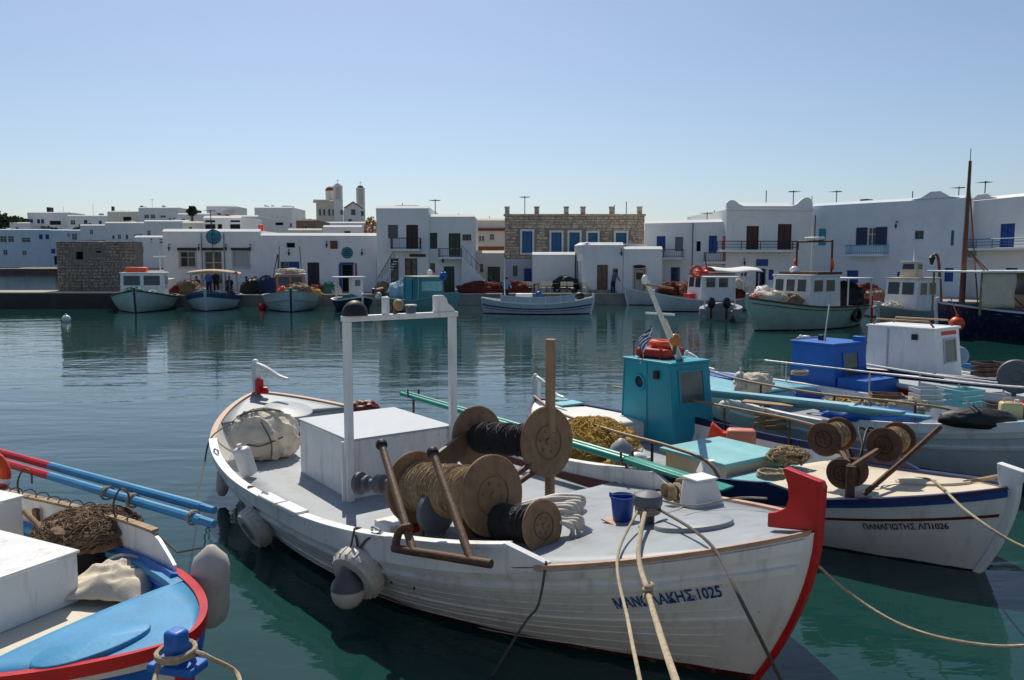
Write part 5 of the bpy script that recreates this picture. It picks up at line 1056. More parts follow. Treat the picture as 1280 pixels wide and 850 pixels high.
# white house with horned parapet
b=Bld('white_house','white house with curved horned parapet and two dark brown doors',908.5,1016,60,60.5,262,wall,10)
b.op('D',932.5,282.5,949,312,brownd,brownd); b.op('D',971.5,280,990,312,brownd,brownd); b.op('H',944,336,958,368,navy); b.op('W',926,335,934,345,glass,bluedr); b.op('S',960.5,337,967,350,bluedr,bluedr)
b.balcony(896,991,312.5,302,1.1,dmetal,bars=False); b.plate(945,324,960,332.5,bluedr,'sign_board')
h=b.holes[0]; mb=MB(); cx=(h[0]+h[1])/2-.35; mb.tube([V((cx+1.25*math.cos(a),-.0,h[3]-.4+1.15*math.sin(a))) for a in [PI*k/16 for k in range(17)]],.05,6); mb.build('arch_moulding',b.m,b.root)
mb=MB(); W_=b.W; hh=b.h; pts=[(0,hh),(W_,hh),(W_,hh+.55),(W_-.15,hh+.8),(W_-.35,hh+.95),(W_-.65,hh+.92),(W_-.95,hh+.72),(W_-1.2,hh+.45),(W_-1.6,hh+.3),(1.3,hh+.28),(.95,hh+.42),(.7,hh+.62),(.5,hh+.72),(.2,hh+.7),(0,hh+.5)]
MB().hexa([V((1.2,.29,hh+.1)),V((W_-1.5,.29,hh+.1)),V((W_-1.5,1.1,hh+.1)),V((1.2,1.1,hh+.1))],[V((1.2,.29,hh+.285)),V((W_-1.5,.29,hh+.285)),V((W_-1.5,1.1,hh+.62)),V((1.2,1.1,hh+.62))]).build('parapet_slope',b.m,b.root,smooth=0); mb.prism(pts,.3,Matrix.Translation((0,.15,0))); mb.build('horned_parapet',b.m,b.root,smooth=0,bevel=.06,seg=3); MB().box((W_/2,-.06,hh+.02),(W_+.1,.2,.18)).build('cornice',b.m,b.root,bevel=.04)
b.lantern(929,330); b.aerial(958,238,3); b.aerial(992,238,3,1); b.cop=False; b.close()
# long white house turning towards the viewer; its bluish shade is put into the wall colour
b=Bld('white_house','long white house coloured with bluish shade, turquoise balcony and single roof horn',1016.3,1205,61.5,53.5,263,wall3,9,zt=7.3)
b.op('S',1022.5,285.5,1033,307,turq,turq); b.op('W',1084,284,1095,307,glass,white); b.op('W',1143,288,1155,299,glass,greysh); b.op('S',1188,288,1193,307,bluesh,bluesh); b.op('S',1058,338,1073,354,bluedr,bluedr); b.op('S',1180,335,1192,352,bluedr,bluedr); b.op('D',1120,340,1130,370,bluedr,bluedr)
h=b.holes[1]
for xx in (h[0]-.42,h[1]+.42): MB().box((xx,-.05,(h[2]+h[3])/2),(.8,.05,h[3]-h[2])).build('shutter',navy,b.root,bevel=.008)
b.balcony(1063,1111,318,307,.9,turq,solid=False); p=b.hit(1168,256); mb=MB().prism([(-1.6,0),(1.6,0),(.9,.12),(.55,.35),(.3,.5),(-.3,.5),(-.55,.35),(-.9,.12)],.3,Matrix.Translation((p.x,.15,b.h+.1))); mb.build('roof_horn',b.m,b.root,smooth=0,bevel=.05,seg=3)
b.block(1075,1084,249,3,1.0,dmetal,'roof_tank'); b.block(1089,1106,254,3,1.2,wall2,'roof_tank'); b.block(1150,1158,249,4,1,wall,'chimney'); b.aerial(1046,238,3,1); b.aerial(1141,239,4); b.aerial(1134,249,3); b.aerial(1199,233,5,1); 
b.lantern(1122,284)
b.close()
b=Bld('white_house','white house with deep blue door and turquoise terrace rail at the right end',1217,1300,54,49,256,wall,9,zt=7.15)
b.op('D',1248.5,279,1269,310,bluedr,bluedr); b.op('W',1256,335,1272,350,glass,navy); b.op('H',1238,338,1243,360); b.op('W',1226,338,1230,362,glass,greysh); b.balcony(1215,1300,310.5,300,1.0,bluesh,bars=False)
p=b.hit(1227,252); mb=MB().prism([(-1.2,0),(1.2,0),(.7,.15),(.4,.35),(-.4,.35),(-.7,.15)],.3,Matrix.Translation((p.x,.15,b.h+.1))); mb.build('roof_horn',b.m,b.root,smooth=0,bevel=.05,seg=3); b.aerial(1232,226,3,1); b.block(1276,1284,247,2,1); b.close()
b=Bld('terrace_wall','white terrace with turquoise railing between the two right houses',1200,1240,54.5,53,323,wall,3,cat='wall',par=.1); b.balcony(1201,1240,322,310,.25,turq,solid=True); b.close()
# ruined stone hut on the jetty
b=Bld('stone_hut','roofless grey stone hut at the end of the jetty',70,169,57.2,57.2,302,mortar,1.1,zb=1.05,cat='hut',par=.5,cop=False)
b.op('H',94.5,314.5,103.5,324.5); b.op('H',120,310,126,316); masonry(b,.02,b.h+.02,'stonework',stonem,.2,sz=(.2,.5),dep=.09)
for (x,ry) in ((-.0,-1),(b.W,1)):
    pass
b.close()
# ---------------- the town behind: houses up the hillside and across the bay ----------------
rnd=random.Random(5)
def far(label,u0,u1,vt,D,m,vb,wins=(),depth=9,group=None,cop=True,tw=0,name='far_house'):
    zb=PY(u0,vb,D).z
    b=Bld(name,label,u0,u1,D,D+tw,vt,m,depth,zb=max(zb,.6),cat='house',group=group,par=.3,cop=cop)
    for w_ in wins: b.op(w_[0],*w_[1:5],*(w_[5:] if len(w_)>5 else ()))
    for k in range(rnd.randint(1,3)):
        f=rnd.uniform(.1,.8); uu=u0+(u1-u0)*f; wd=rnd.uniform(1.5,5); b.block(uu,uu+wd,vt-rnd.uniform(1,3.2),rnd.uniform(1,3),1.2,rnd.choice([wall,wall2,greysh,wall]),rnd.choice(['chimney','roof_tank']))
    return b
BD=bluedr
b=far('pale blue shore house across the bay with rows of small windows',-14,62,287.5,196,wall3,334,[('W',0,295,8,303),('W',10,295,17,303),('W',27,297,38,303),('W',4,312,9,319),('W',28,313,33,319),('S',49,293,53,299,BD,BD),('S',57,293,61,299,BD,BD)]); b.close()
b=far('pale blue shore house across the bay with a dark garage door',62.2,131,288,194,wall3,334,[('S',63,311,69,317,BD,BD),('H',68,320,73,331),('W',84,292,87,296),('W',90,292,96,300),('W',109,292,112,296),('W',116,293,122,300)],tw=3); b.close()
struct(MB().box((-115,197,.4),(120,14,1.6)).build('shore_wall',mat('shore_rock',(.14,.09,.075),.95,.3,.8,.8,3,dist=.2),smooth=0))
b=far('white hilltop house with three blue shutters across the bay',34,86,266,235,wall,292,[('S',36,274,41,281,BD,BD),('S',46.5,274,50,281,BD,BD),('S',51.5,274,55,281,BD,BD),('H',62,276,76,281)]); b.block(58,62,259,3,2,dmetal,'chimney'); b.aerial(79,258,4); b.close()
b=far('white house with small blue window behind the shore houses',84,136,270,225,wall,296,[('W',88,275,94,281),('S',105,275,109,280,BD,BD),('S',124,276,127,284,BD,BD)]); b.aerial(116,255,3); b.close()
b=far('cream house with dark opening on the left hill',134,174,265,215,wall2,290,[('H',154,271,164,276)]); b.aerial(161,262,3); b.block(139,141,258,3,1,dmetal); b.close()
b=far('white house with large roof aerial on the left hill',173,223,260,200,wall,290,[('W',180,268,186,273),('W',188,268,194,273),('W',200,269,207,272),('W',211,272,214,277),('W',216,272,219,277)]); b.aerial(190,249,3,1); b.block(175,177,257,3,1,dmetal); b.close()
b=far('long white house with three small windows behind the stone hut',131,182,279,150,wall,330,[('W',140,294,143,299),('W',147,293,151,299),('W',157,293,160,299),('W',168,293,178,300,glass,bluesh)]); b.close()
b=far('small white house with blue shutters behind the stone hut end',168,206,297,95,wall,345,[('S',188,296,190,303,BD,BD),('W',199,296,203,304),('W',175,308,179,316)]); b.close()
b=far('white house with terrace roof left of the harbour office',180,236,277,130,wall,330,[('W',184,288,188,296),('W',198,297,203,304)]); b.close()
b=far('white house with wide roof slab between hill and office',222,262,268,170,wall,296,[('W',227,273,231,277)]); b.block(232,243,262,4,4,mat('dark_hut',(.05,.055,.05),.9,.2),'roof_hut'); b.close()
b=far('white stepped house on the hill behind the rooftop room',258,292,258,180,wall,290,[('W',271,266,276,270),('H',281,268,286,272)]); b.block(276,292,263,-2,3,wall); b.close()
b=far('tall white house with flat terrace behind the long low house',318,365,260,140,wall,300,[('W',335,280,344,285),('W',362,279,366,284)]); b.block(330,332,256,3,1,wall); b.block(339,341,256,3,1,wall); b.block(352.5,364,257,3,2,wall); b.op('H',327,278,354,281.5); b.close()
b=far('small brown roofed house below the tall terrace house',370,395,276,120,mat('brown_plaster',(.2,.14,.11),.9,.2,1,.3),300,[('W',380,281,384,286)]); b.close()
b=far('white wall house directly below the church',398,456,279,135,wall,302,[('W',404,281,408,285),('W',425,281,430,285),('W',414,288,422,294)]); b.close()
b=far('white lane house with dark doorway below the church',360,402,288,100,wall2,305,[('H',372,291,380,298),('W',388,291,393,296)]); b.close()
b=far('white house with small windows behind the white and stone houses',575,632,277,110,wall2,300,[('W',600,283,604,288),('W',612,283,616,288)]); b.aerial(612,270,3); b.close()
b=far('white house with flat roof behind the horned parapet house',1000,1075,258,80,wall,280); b.aerial(1015,245,3); b.close()
b=far('pale roof house behind the long shade-tinted white house',1150,1225,262,66,wall2,290); b.close()
b=far('white cottage with one blue door on the shore slope behind the bushes',12,37,279,222,wall,296,[('S',20,284,23,292,BD,BD)]); b.close()
b=far('white roof block with two dark windows between office and hill',288,322,271,120,wall,300,[('W',296,276,300,282),('W',308,276,312,282)]); b.close()
b=far('cream box house under the wide roof slab',228,256,279,105,wall2,300,[('W',236,283,240,288)]); b.close()
b=far('low white house with parapet steps above the stone hut',100,140,282,170,wall,300,[('W',112,287,116,293)]); b.close()
b=far('white house gable above the long low house',404,452,284,98,wall,305,[('H',430,288,438,292)]); b.close()
for k,(u,vb,rx,rz) in enumerate(((2,286,5,5),(20,286,7,3.5),(60,300,6,4),(240,270,1.3,1.3),(108,296,6,3))):
    D=225 if k<3 else (170 if k==3 else 205); zc=PY(u,vb-6,D); root=empty('shrub',zc-V((0,0,rz*.6)),0,('dark round tree at the end of the far shore','green bushes beside the dark tree on the shore','low bushes behind the blue shore houses','small conical tree by the dark roof hut','low bush between the hill houses')[k],'bush'); MB().tube([(0,0,-2),(0,0,rz*.8)],.25,6).build('trunk',woodb,root)
    r2=random.Random(k); mb=MB()
    for q in range(900):
        d=V((r2.gauss(0,1),r2.gauss(0,1),r2.gauss(0,1))).normalized()*r2.uniform(.55,1)**.5; c=V((d.x*rx*.5,d.y*rx*.4,rz*.6+d.z*rz*.55))*(1+.25*mn.noise(d*2+V((k,0,0)))); e=V((r2.uniform(-1,1),r2.uniform(-1,1),r2.uniform(-1,1)))*.45; f=V((r2.uniform(-1,1),r2.uniform(-1,1),r2.uniform(-1,1)))*.45; mb.add([c-e,c+f,c+e,c-f],[[0,1,2,3]])
    mb.build('foliage',leafm,root,smooth=0)
pp=PY(464,283,75); root=empty('shrub',V((pp.x,75,QZ)),0,'orange flowering shrub between low house and brown-door house','bush'); mb=MB(); r2=random.Random(9)
for q in range(500):
    d=V((r2.gauss(0,1),r2.gauss(0,1),r2.gauss(0,1))).normalized()*r2.uniform(.5,1)**.5; c=V((d.x*.7,d.y*.7,pp.z-QZ-.6+d.z*1.5)); e=V((r2.uniform(-1,1),r2.uniform(-1,1),r2.uniform(-1,1)))*.12; f=V((r2.uniform(-1,1),r2.uniform(-1,1),r2.uniform(-1,1)))*.12; mb.add([c-e,c+f,c+e,c-f],[[0,1,2,3]])
mb.build('foliage',mat('orange_leaves',(.28,.13,.035),.8,.5,4,0),root,smooth=0); MB().tube([(0,0,0),(.1,0,pp.z-QZ)],.08,6).build('trunk',woodb,root)
# ---------------- the church ----------------
D=200; zb=PY(430,280,D).z; px=.2
A=PY(420,280,D); root=empty('church',(A.x,D,zb-2),.25,'white twin-towered church with red dome on the hilltop','church'); S_=1.0
def X(u): return (u-420)*px
def Z(v): return (280-v)*px+2
MB().box((X(441),-1+3,Z(262)/2),(22*px,6,Z(262))).build('front_wall',wall,root,smooth=0); 
MB().hexa([V((X(430),-1.05,Z(262))),V((X(452),-1.05,Z(262))),V((X(452),5,Z(262))),V((X(430),5,Z(262)))],[V((X(440.5),-1.05,Z(253))),V((X(441.5),-1.05,Z(253))),V((X(441.5),5,Z(253))),V((X(440.5),5,Z(253)))]).build('gable',wall,root,smooth=0)
MB().tube([(X(429.5),-1.15,Z(261)),(X(441),-1.15,Z(247)+-1.2),(X(452.5),-1.15,Z(261))],.18,6).build('gable_moulding',tilem,root)
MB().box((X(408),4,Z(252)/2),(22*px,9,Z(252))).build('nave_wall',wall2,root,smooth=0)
MB().box((X(397)+1.2,3.2,Z(252)+.1),(3.9,9.2,.22)).build('nave_roof',wall,root,bevel=.05)
for (u,vt,vb_) in ((423,233,250),(450.5,235,256)):
    w_=11*px if u<430 else 10*px
    MB().box((X(u),-.2,Z(vb_)/2),(w_,w_,Z(vb_))).build('tower_base',wall,root,smooth=0,bevel=.04)
    for (sx,sy) in ((-1,-1),(1,-1),(1,1),(-1,1)): MB().box((X(u)+sx*w_*.38,-.2+sy*w_*.38,(Z(vb_)+Z(vt+2))/2),(w_*.24,w_*.24,Z(vt+2)-Z(vb_))).build('belfry_pillar',wall,root)
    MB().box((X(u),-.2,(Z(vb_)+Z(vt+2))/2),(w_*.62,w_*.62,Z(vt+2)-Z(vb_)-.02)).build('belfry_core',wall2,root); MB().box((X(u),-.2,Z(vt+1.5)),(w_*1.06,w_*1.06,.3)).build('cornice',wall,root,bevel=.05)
    MB().lathe([(w_*.42,0),(w_*.4,.2),(w_*.3,.5),(w_*.15,.7),(0,.78)],(X(u),-.2,Z(vt+1)+.1),n=16).build('tower_dome',greysh if u>430 else wall,root); MB().tube([(X(u),-.2,Z(vt)+.6),(X(u),-.2,Z(vt)+1.5)],.04,5).tube([(X(u)-.35,-.2,Z(vt)+1.2),(X(u)+.3,-.2,Z(vt)+1.2)],.04,5).build('cross',dmetal,root)
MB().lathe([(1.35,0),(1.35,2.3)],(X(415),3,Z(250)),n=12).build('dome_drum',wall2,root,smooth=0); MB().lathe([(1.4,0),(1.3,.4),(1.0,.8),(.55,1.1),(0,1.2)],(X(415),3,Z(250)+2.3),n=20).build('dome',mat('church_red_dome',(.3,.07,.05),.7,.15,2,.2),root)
for (u,v0,v1,w_) in ((441,262,269,5),(452,264,270,3),(427,263,269,3),(437,274,280,4)):
    MB().box((X(u),-1.06 if u<452 and u>428 else -1.3,(Z(v0)+Z(v1))/2),(w_*px,.1,Z(v0)-Z(v1))).build('window',glass,root,smooth=0)
for u in (401,406,412,417):
    MB().box((X(u),-.55,(Z(262)+Z(270))/2),(2.2*px,.1,Z(262)-Z(270))).build('window',glass,root,smooth=0)
# ---------------- boats along the far quay ----------------
def hm(name,c,boot=(.02,.02,.025),zb=.06): return mat(name,None,.45,.08,2,.2,14,dirt=(.25,.22,.18),damt=.5,streak=True,bands=[(-9,boot),(zb,c)])
paleg=hm('pale_green_hull',(.42,.52,.5)); paleb=hm('pale_blue_hull',(.46,.54,.57)); tealh=hm('grey_teal_hull',(.16,.33,.34)); whiteh=hm('far_white_hull',(.55,.6,.63)); navyh=hm('navy_hull',(.008,.014,.05)); greyg=hm('grey_green_hull',(.30,.35,.34)); mint=hm('mint_hull',(.36,.52,.45))
def fboat(label,u,v,hd,L,B,hm_,zb=1.15,zm=.7,zs=.85,rimm=white,stripe=None,stemm=None,name='fishing_boat',rb=.45,bowz=None,**k):
    w_=PZ(u,v,0); b=Boat(name,label,(w_.x+math.cos(hd)*rb*.7,w_.y+math.sin(hd)*rb*.7),hd,L,B,zb,zm,zs,.5,rb,.4,2.5,2.6,.75,.26,.85,group='boats moored along the far quay',**k)
    b.hull(hm_,n=30,nu=9); b.rail('gunwale',rimm,.05,.08,-.03,.05,-.99,.99,n=24); b.deck('deck',greyl,-.99,.99,None,-.12,.06,.03,n=16)
    if stripe: b.strake('stripe',stripe,.82,.97,.025,-.99,.99,n=24)
    b.stem('stem',stemm or rimm,[(.05,.05),(.04,.22),(-.1,.24),(-.1,.05)],.12,.05,.05,z0=-.2)
    return b
def gear(b,t,y,lab,m,r=(.5,.4,.25),seed=1,dz=0):
    p=b.M@V((t*b.L/2,y,b.sheer(t)-.1+dz)); root=empty('gear_heap',p,0,lab,'gear'); blob('heap',m,(0,0,r[2]*.45),r,root,.3,2.3,26,16,seed,.1,-.5); strands('strands',m,(0,0,r[2]*.45),r,root,24,.02,seed,-.5); return root
def wheelhouse(b,t,lx,wy,h,m,roof,z0=None,wins=3,gm=glass,rake=.15,side=2,fm=None):
    x=t*b.L/2; z0=b.sheer(t)-.12 if z0 is None else z0
    o,c,q=house(b.root,x-lx/2,x+lx/2,-wy/2,wy/2,z0,z0+h,m,rake,.04,'wheelhouse',roof,.09,.07)
    for k in range(wins): pane_on(b.root,q['fore'],c,.06+.9*k/wins,.06+.9*(k+1)/wins-.05,.52,.92,fm or m,gm,.03)
    for f in ('stbd','port'):
        for k in range(side): pane_on(b.root,q[f],c,.1+.8*k/side,.1+.8*(k+1)/side-.08,.52,.9,fm or m,gm,.03)
    return x,z0+h
# 1: pale green boat with white wheelhouse and orange raft
b=fboat('pale green boat with white wheelhouse and orange raft beside the stone hut',170,391,R(-74),8.5,3.9,paleg,1.35,.85,.9,dmetal,stemm=greend)
x,z=wheelhouse(b,.02,2.0,2.7,1.65,white,white,wins=2,side=2)
MB().box((x-.2,-.5,z+.22),(.9,1.3,.35)).build('raft_canister',orangep,b.root,bevel=.08,seg=3); MB().tube([(x-.6,.9,z),(x-.6,.9,z+1.5)],.03,6).tube([(x-.6,.5,z+1.1),(x-.6,1.3,z+1.1)],.03,6).build('mast',plasw,b.root)
MB().box((x-2.4,.2,1.95),(2.2,2.6,.06)).build('awning',plasw,b.root); 
for yy in (-1,1): MB().tube([(x-3.4,yy,.8),(x-3.4,yy,1.95)],.03,6).build('awning_post',plasw,b.root)
gear(b,.62,-.3,'green net heap on the bow of the pale green boat',netgr,(.7,.5,.4),3); gear(b,.5,.7,'white sack on the bow of the pale green boat',canvas,(.4,.35,.3),5)
# 2: blue banded boat
b=fboat('pale boat with dark blue upper band and tan awning',258,389,R(-78),7.6,3.4,paleb,1.25,.85,.9,mat('dark_blue_band',(.02,.07,.17),.5,.1),stripe=mat('dark_blue_band'),stemm=paleb)
aw=MB(); rows=[]
for i in range(9): rows.append([V((-2.6+4.2*i/8,-1.5+3*k/6,2.35+.18*math.cos((k-3)/3*1.4)-.12*math.sin(i*.8))) for k in range(7)])
aw.grid(rows); o=aw.build('awning',mat('tan_awning',(.5,.38,.24),.9,.1,2,.2),b.root); o.modifiers.new('s','SOLIDIFY').thickness=.03
for xx in (-2.5,1.5):
    for yy in (-1.2,1.2): MB().tube([(xx,yy,.7),(xx,yy,2.4)],.03,6).build('awning_post',woodl,b.root)
for k,(t,y,m_,lab) in enumerate(((.55,-.5,canvas,'pale sack heap on the bow of the blue-banded boat'),(.45,.6,fender,'pale floats heap on the blue-banded boat'),(.15,.9,netred,'reddish net on the blue-banded boat'))): gear(b,t,y,lab,m_,(.5,.4,.3),k+4)
# 3: cluttered pale boat
b=fboat('pale grey-blue boat piled with nets and orange gear',364,390,R(-75),8,3.7,paleb,1.3,.9,.9,greyg,stemm=dmetal)
b.strake('lower_moulding',greyg,.68,.72,.03,-.98,.98,n=20)
x,z=wheelhouse(b,-.1,1.6,1.9,1.5,mat('red_white_cabin',(.5,.2,.14),.6,.2,1),white,wins=2,side=1)
for k,(t,y,m_,r_,lab) in enumerate(((.35,-.5,orangep,(.35,.4,.45),'orange float heap on the cluttered grey-blue boat'),(.3,.4,netbr,(.8,.7,.6),'brown net heap on the cluttered grey-blue boat'),(.2,1.2,netyel,(.8,.45,.4),'yellow net heap on the cluttered grey-blue boat'),(.6,0,netgr,(.5,.6,.3),'green net heap on the bow of the cluttered boat'),(-.1,0,canvas,(.9,.9,.2),'pale cloth heap on the cabin of the cluttered boat'))): gear(b,t,y,lab,m_,r_,k+14,1.6 if k==4 else 0)
for yy in (-.9,.8): MB().tube([(-2.2,yy,.7),(-2.4,yy*.8,4.2)],.03,6).build('pole',woodb,b.root)
# 4: small navy boat behind the arch
b=fboat('small navy boat with open white shelter frame and white locker',452,390,R(-66),5.8,2.4,navyh,.95,.65,.7,white)
MB().box((-.2,.35,1.35),(.7,.75,1.55)).build('locker',white,b.root,bevel=.03); MB().box((.16,.35,1.75),(.02,.35,.4)).build('locker_window',greysh,b.root)
for yy in (-1.0,-.1): MB().tube([(-.2,yy,.6),(-.2,yy,2.1)],.05,6).build('shelter_post',white,b.root)
MB().box((-.2,-.15,2.14),(1.1,2.0,.08)).build('shelter_roof',white,b.root,bevel=.02); gear(b,.3,-.3,'turquoise net heap on the small navy boat',netgr,(.5,.4,.3),22); gear(b,.4,.5,'orange crate heap on the small navy boat',pinkp,(.3,.3,.15),23)
# 5: grey-teal boat with teal cabin
b=fboat('grey-teal boat with tall teal cabin and pink stem patch',567,393,R(-52),7.8,2.9,tealh,1.3,.75,.9,tealh,stemm=tealh)
tm=mat('teal_cabin_paint',(.05,.23,.25),.55,.15,2,.2); x,z=wheelhouse(b,.05,1.9,1.8,1.55,tm,mat('cream_roof',(.6,.5,.38),.7,.1),wins=0,side=0,rake=.0)
MB().box((x-.1,-.97,z-.9),(.7,.03,1.6)).build('cabin_door',teal,b.root,bevel=.01); [MB().tube([(x+dx_,-.93,b.sheer(.05)),(x+dx_,-.90,z)],.03,6).build('cabin_batten',tealp,b.root) for dx_ in (-.9,-.5,.35,.9)]; MB().box((x+1.0,0,z-.55),(.05,1.5,.6)).build('cabin_front_panel',tealp,b.root,bevel=.01); MB().ball((x+.3,.3,z+.3),.17).build('roof_lamp',plasw,b.root)
gear(b,-.45,-.2,'pale tarpaulin and nets heaped behind the teal cabin',mat('blue_white_tarp',(.3,.45,.55),.8,.3,2,.3),(1.0,.9,.9),31); gear(b,-.55,-.5,'peach sack on the grey-teal boat',pinkp,(.5,.5,.4),33,.2); gear(b,-.85,-.2,'turquoise net at the stern of the grey-teal boat',netgr,(.7,.5,.3),34); 
p=b.M@V((b.L/2-.8,-.4,1.5)); root=empty('flag',p,0,'blue rolled flag on the bow of the grey-teal boat','flag'); MB().tube([(0,0,-.3),(0,0,1.0)],.03,6).build('staff',woodb,root); blob('cloth',bluep,(0,0,.75),(.22,.2,.3),root,.3,2,20,14,3,.2)
MB().lathe([(0,-.25),(.3,-.25),(.3,.25),(0,.25)],(-b.L/2+.7,-1.25,1.15),(0,1,.2),18).build('net_hauler',rusty,b.root); MB().ball((-b.L/2+1.0,-1.5,.85),(.28,.2,.34)).build('side_fender',fender,b.root)
# 6: long white open boat
b=fboat('long white open boat with blue stripe and canvas side cloths',737,392,R(-4),6.9,2.3,whiteh,1.0,.62,.95,white,rb=.35)
b.strake('blue_stripe',mat('dark_blue_band'),.70,.76,.02,-.97,.97,n=24); b.strake('blue_line',mat('dark_blue_band'),.60,.625,.015,-.95,.95,n=24)
for k in range(5):
    t0=-.62+.26*k; b.rail('side_cloth',mat('side_cloth',(.5,.56,.6),.8,.1,2,.3),.02,.02,.0,.42,t0,t0+.25,sides=(-1,),n=8); MB().box(((t0)*b.L/2,-(b.hw(t0)),b.sheer(t0)+.22),(.05,.06,.5)).build('cloth_post',white,b.root)
MB().box((-.8,.2,.95),(1.0,.8,.5)).build('engine_box',white,b.root,bevel=.03); MB().tube([(-2.0,.2,.5),(-2.0,.2,3.4)],.03,6).build('mast',plasw,b.root); MB().ball((.1,.1,1.15),.2).build('blue_drum',bluedr,b.root); MB().ball((2.6,.1,1.05),(.3,.25,.25)).build('covered_winch',blackm,b.root)
# 7: white boat with red trimmed cabin
b=fboat('white boat with red-trimmed cabin and rounded white awning',822,389,R(196),7.2,2.7,whiteh,1.15,.7,.8,white,name='fishing_boat')
x,z=wheelhouse(b,-.12,2.4,1.9,1.75,white,redp,wins=2,side=2,fm=white,gm=glass)
aw=MB(); rows=[]
for i in range(9): rows.append([V((x-3.2+3.4*i/8,-1.15+2.3*k/8,z+.05+.4*math.cos((k-4)/4*1.3)+(.05*math.sin(i)))) for k in range(9)])
aw.grid(rows); o=aw.build('awning',foam,b.root); o.modifiers.new('s','SOLIDIFY').thickness=.03
MB().tube(ring((x+1.3,.5,z+.2),.33,(.3,1,.2),18),.09,8,closed=True).build('life_ring',orangep,b.root); MB().tube(ring((x+.8,.3,z+.2),.33,(0,.2,1),18),.09,8,closed=True).build('life_ring',orangep,b.root)
MB().box((x+1.5,0,.9),(.4,.9,.4)).build('red_crate',redp,b.root,bevel=.02); MB().tube([(x+.2,0,z),(x+.5,0,z+1.4)],.04,6).build('mast',woodb,b.root)
for yy in (-.9,.9): MB().tube([(x-3.0,yy,.7),(x-3.0,yy,z+.1)],.03,6).build('awning_post',plasw,b.root)
gear(b,-.55,.5,'red and brown nets behind the red-trimmed cabin',netred,(.7,.5,.5),41)
# 7b: its neighbour
b=fboat('white boat with plain bow half hidden by the red-trimmed one',786,381,R(188),6.5,2.4,whiteh,1.25,.75,.85,white); gear(b,.2,.1,'blue sheet heap on the half hidden white boat',bluep,(.7,.5,.3),44); gear(b,-.3,.1,'pale net heap on the half hidden white boat',canvas,(.6,.5,.35),45)
# inflatable with two black outboards
w_=PZ(905,400,0); b=Boat('motor_dinghy','grey inflatable dinghy with twin black outboards and white frame',(w_.x+.9,w_.y+3.6),R(72),4.2,1.9,.65,.5,.5,.2,.4,.1,2.4,2.4,.75,.25,.75,1.6,None,transom=.85)
b.hull(mat('grey_inflatable',(.25,.27,.28),.6,.1),n=22,nu=8); b.rail('inflated_tube',mat('grey_inflatable'),.2,.1,-.25,.12,-1,.98,n=22); b.deck('floor',dmetal,-.98,.8,.2,0,.05,0)
for yy in (-.42,.38): outboard(b.root,V((-2.3,yy,.95)),0,blackm,1.25); MB().box((-2.25,yy,.95),(.1,.3,.1)).build('engine_band',plasw,b.root)
for yy in (-.8,.8): MB().tube([(-1.6,yy,.6),(-1.5,yy*.95,2.3)],.035,6).build('arch_leg',plasw,b.root)
MB().box((-1.3,0,2.32),(1.3,1.9,.07)).build('arch_top',plasw,b.root,bevel=.02)
# 8: the mint trawler
b=fboat('big mint green trawler with white wheelhouse and curved windows',947,413,R(212),8.6,3.5,mint,1.5,1.05,1.0,rusty,rb=1.1,stemm=mint)
b.strake('rust_line',rusty,.90,.915,.03,-.98,.98,n=24)
x,z=wheelhouse(b,.05,2.3,2.2,1.55,white,white,wins=3,side=2,rake=.1)
MB().tube([(x-.5,-1.0,z+.07),(x-.5,-1.0,z+1.7)],.05,8).tube([(x-.5,1.0,z+.07),(x-.5,1.0,z+1.7)],.05,8).tube([(x-.5,-1.0,z+1.65),(x-.5,1.0,z+1.65)],.05,8).tube([(x-.5,0,z+1.65),(x-.5,0,z+2.9)],.03,6).build('gantry',rusty,b.root); MB().box((x-.5,0,z+1.8),(.4,.9,.12)).build('radar',plasw,b.root,bevel=.03); MB().box((x-.3,0,z+.14),(1.8,2.2,.12)).build('roof_edge',rusty,b.root)
for yy in (-1.05,1.05): MB().tube([(p.x,p.y,p.z) for p in ring((x-.5,yy,z+.55),.22,(-.5,.87,.1),18)],.05,8,closed=True).build('life_ring',orangep,b.root)
MB().ball((x+.4,-.4,z+.25),.22).build('radome',plasw,b.root); MB().box((x-2.6,0,2.35),(2.0,2.4,.06)).build('aft_awning_frame',plasw,b.root)
for xx in (x-3.5,x-1.7):
    for yy in (-1.1,1.1): MB().tube([(xx,yy,.9),(xx,yy,2.35)],.04,6).build('awning_post',plasw,b.root)
for k,(t,y,m_,r_,lab) in enumerate(((.72,.2,canvas,(.8,.7,.45),'cream nets on the bow of the mint trawler'),(.55,-.7,foam,(.5,.5,.6),'white sheet standing on the mint trawler bow'),(.5,.6,netbr,(.6,.5,.4),'brown net by the mint trawler wheelhouse'),(.85,0,pinkp,(.4,.4,.3),'peach crate heap at the mint trawler stem'),(-.5,.4,blackn,(1.0,.8,.8),'dark nets under the mint trawler awning'),(-.8,.2,netred,(.6,.6,.4),'red nets at the mint trawler stern'))): gear(b,t,y,lab,m_,r_,k+50)
pt_=b.M@b.pt(-.35,.7,1,.1); tyre('tyre_fender','black tyre fender hung on the mint trawler side',pt_+V((0,0,.1)),(b.M.to_3x3()@V((0,1,0))),.35,.2,.2,blackm)
# 9: small cabin boat
b=fboat('small grey-green boat with tall white box cabin and bridge',1100,404,R(214),5.6,2.3,greyg,.9,.62,.75,whiteh,rb=.3); x,z=wheelhouse(b,-.1,2.3,1.8,1.75,white,mat('cream_roof'),wins=2,side=2); x2,z2=wheelhouse(b,-.05,.8,.9,.8,mat('cream_roof'),white,z0=z+.07,wins=1,side=1); MB().tube([(x,0,z2),(x,0,z2+.6)],.03,6).build('mast',plasw,b.root); gear(b,.6,.1,'pale nets on the small grey-green boat',canvas,(.5,.4,.3),61)
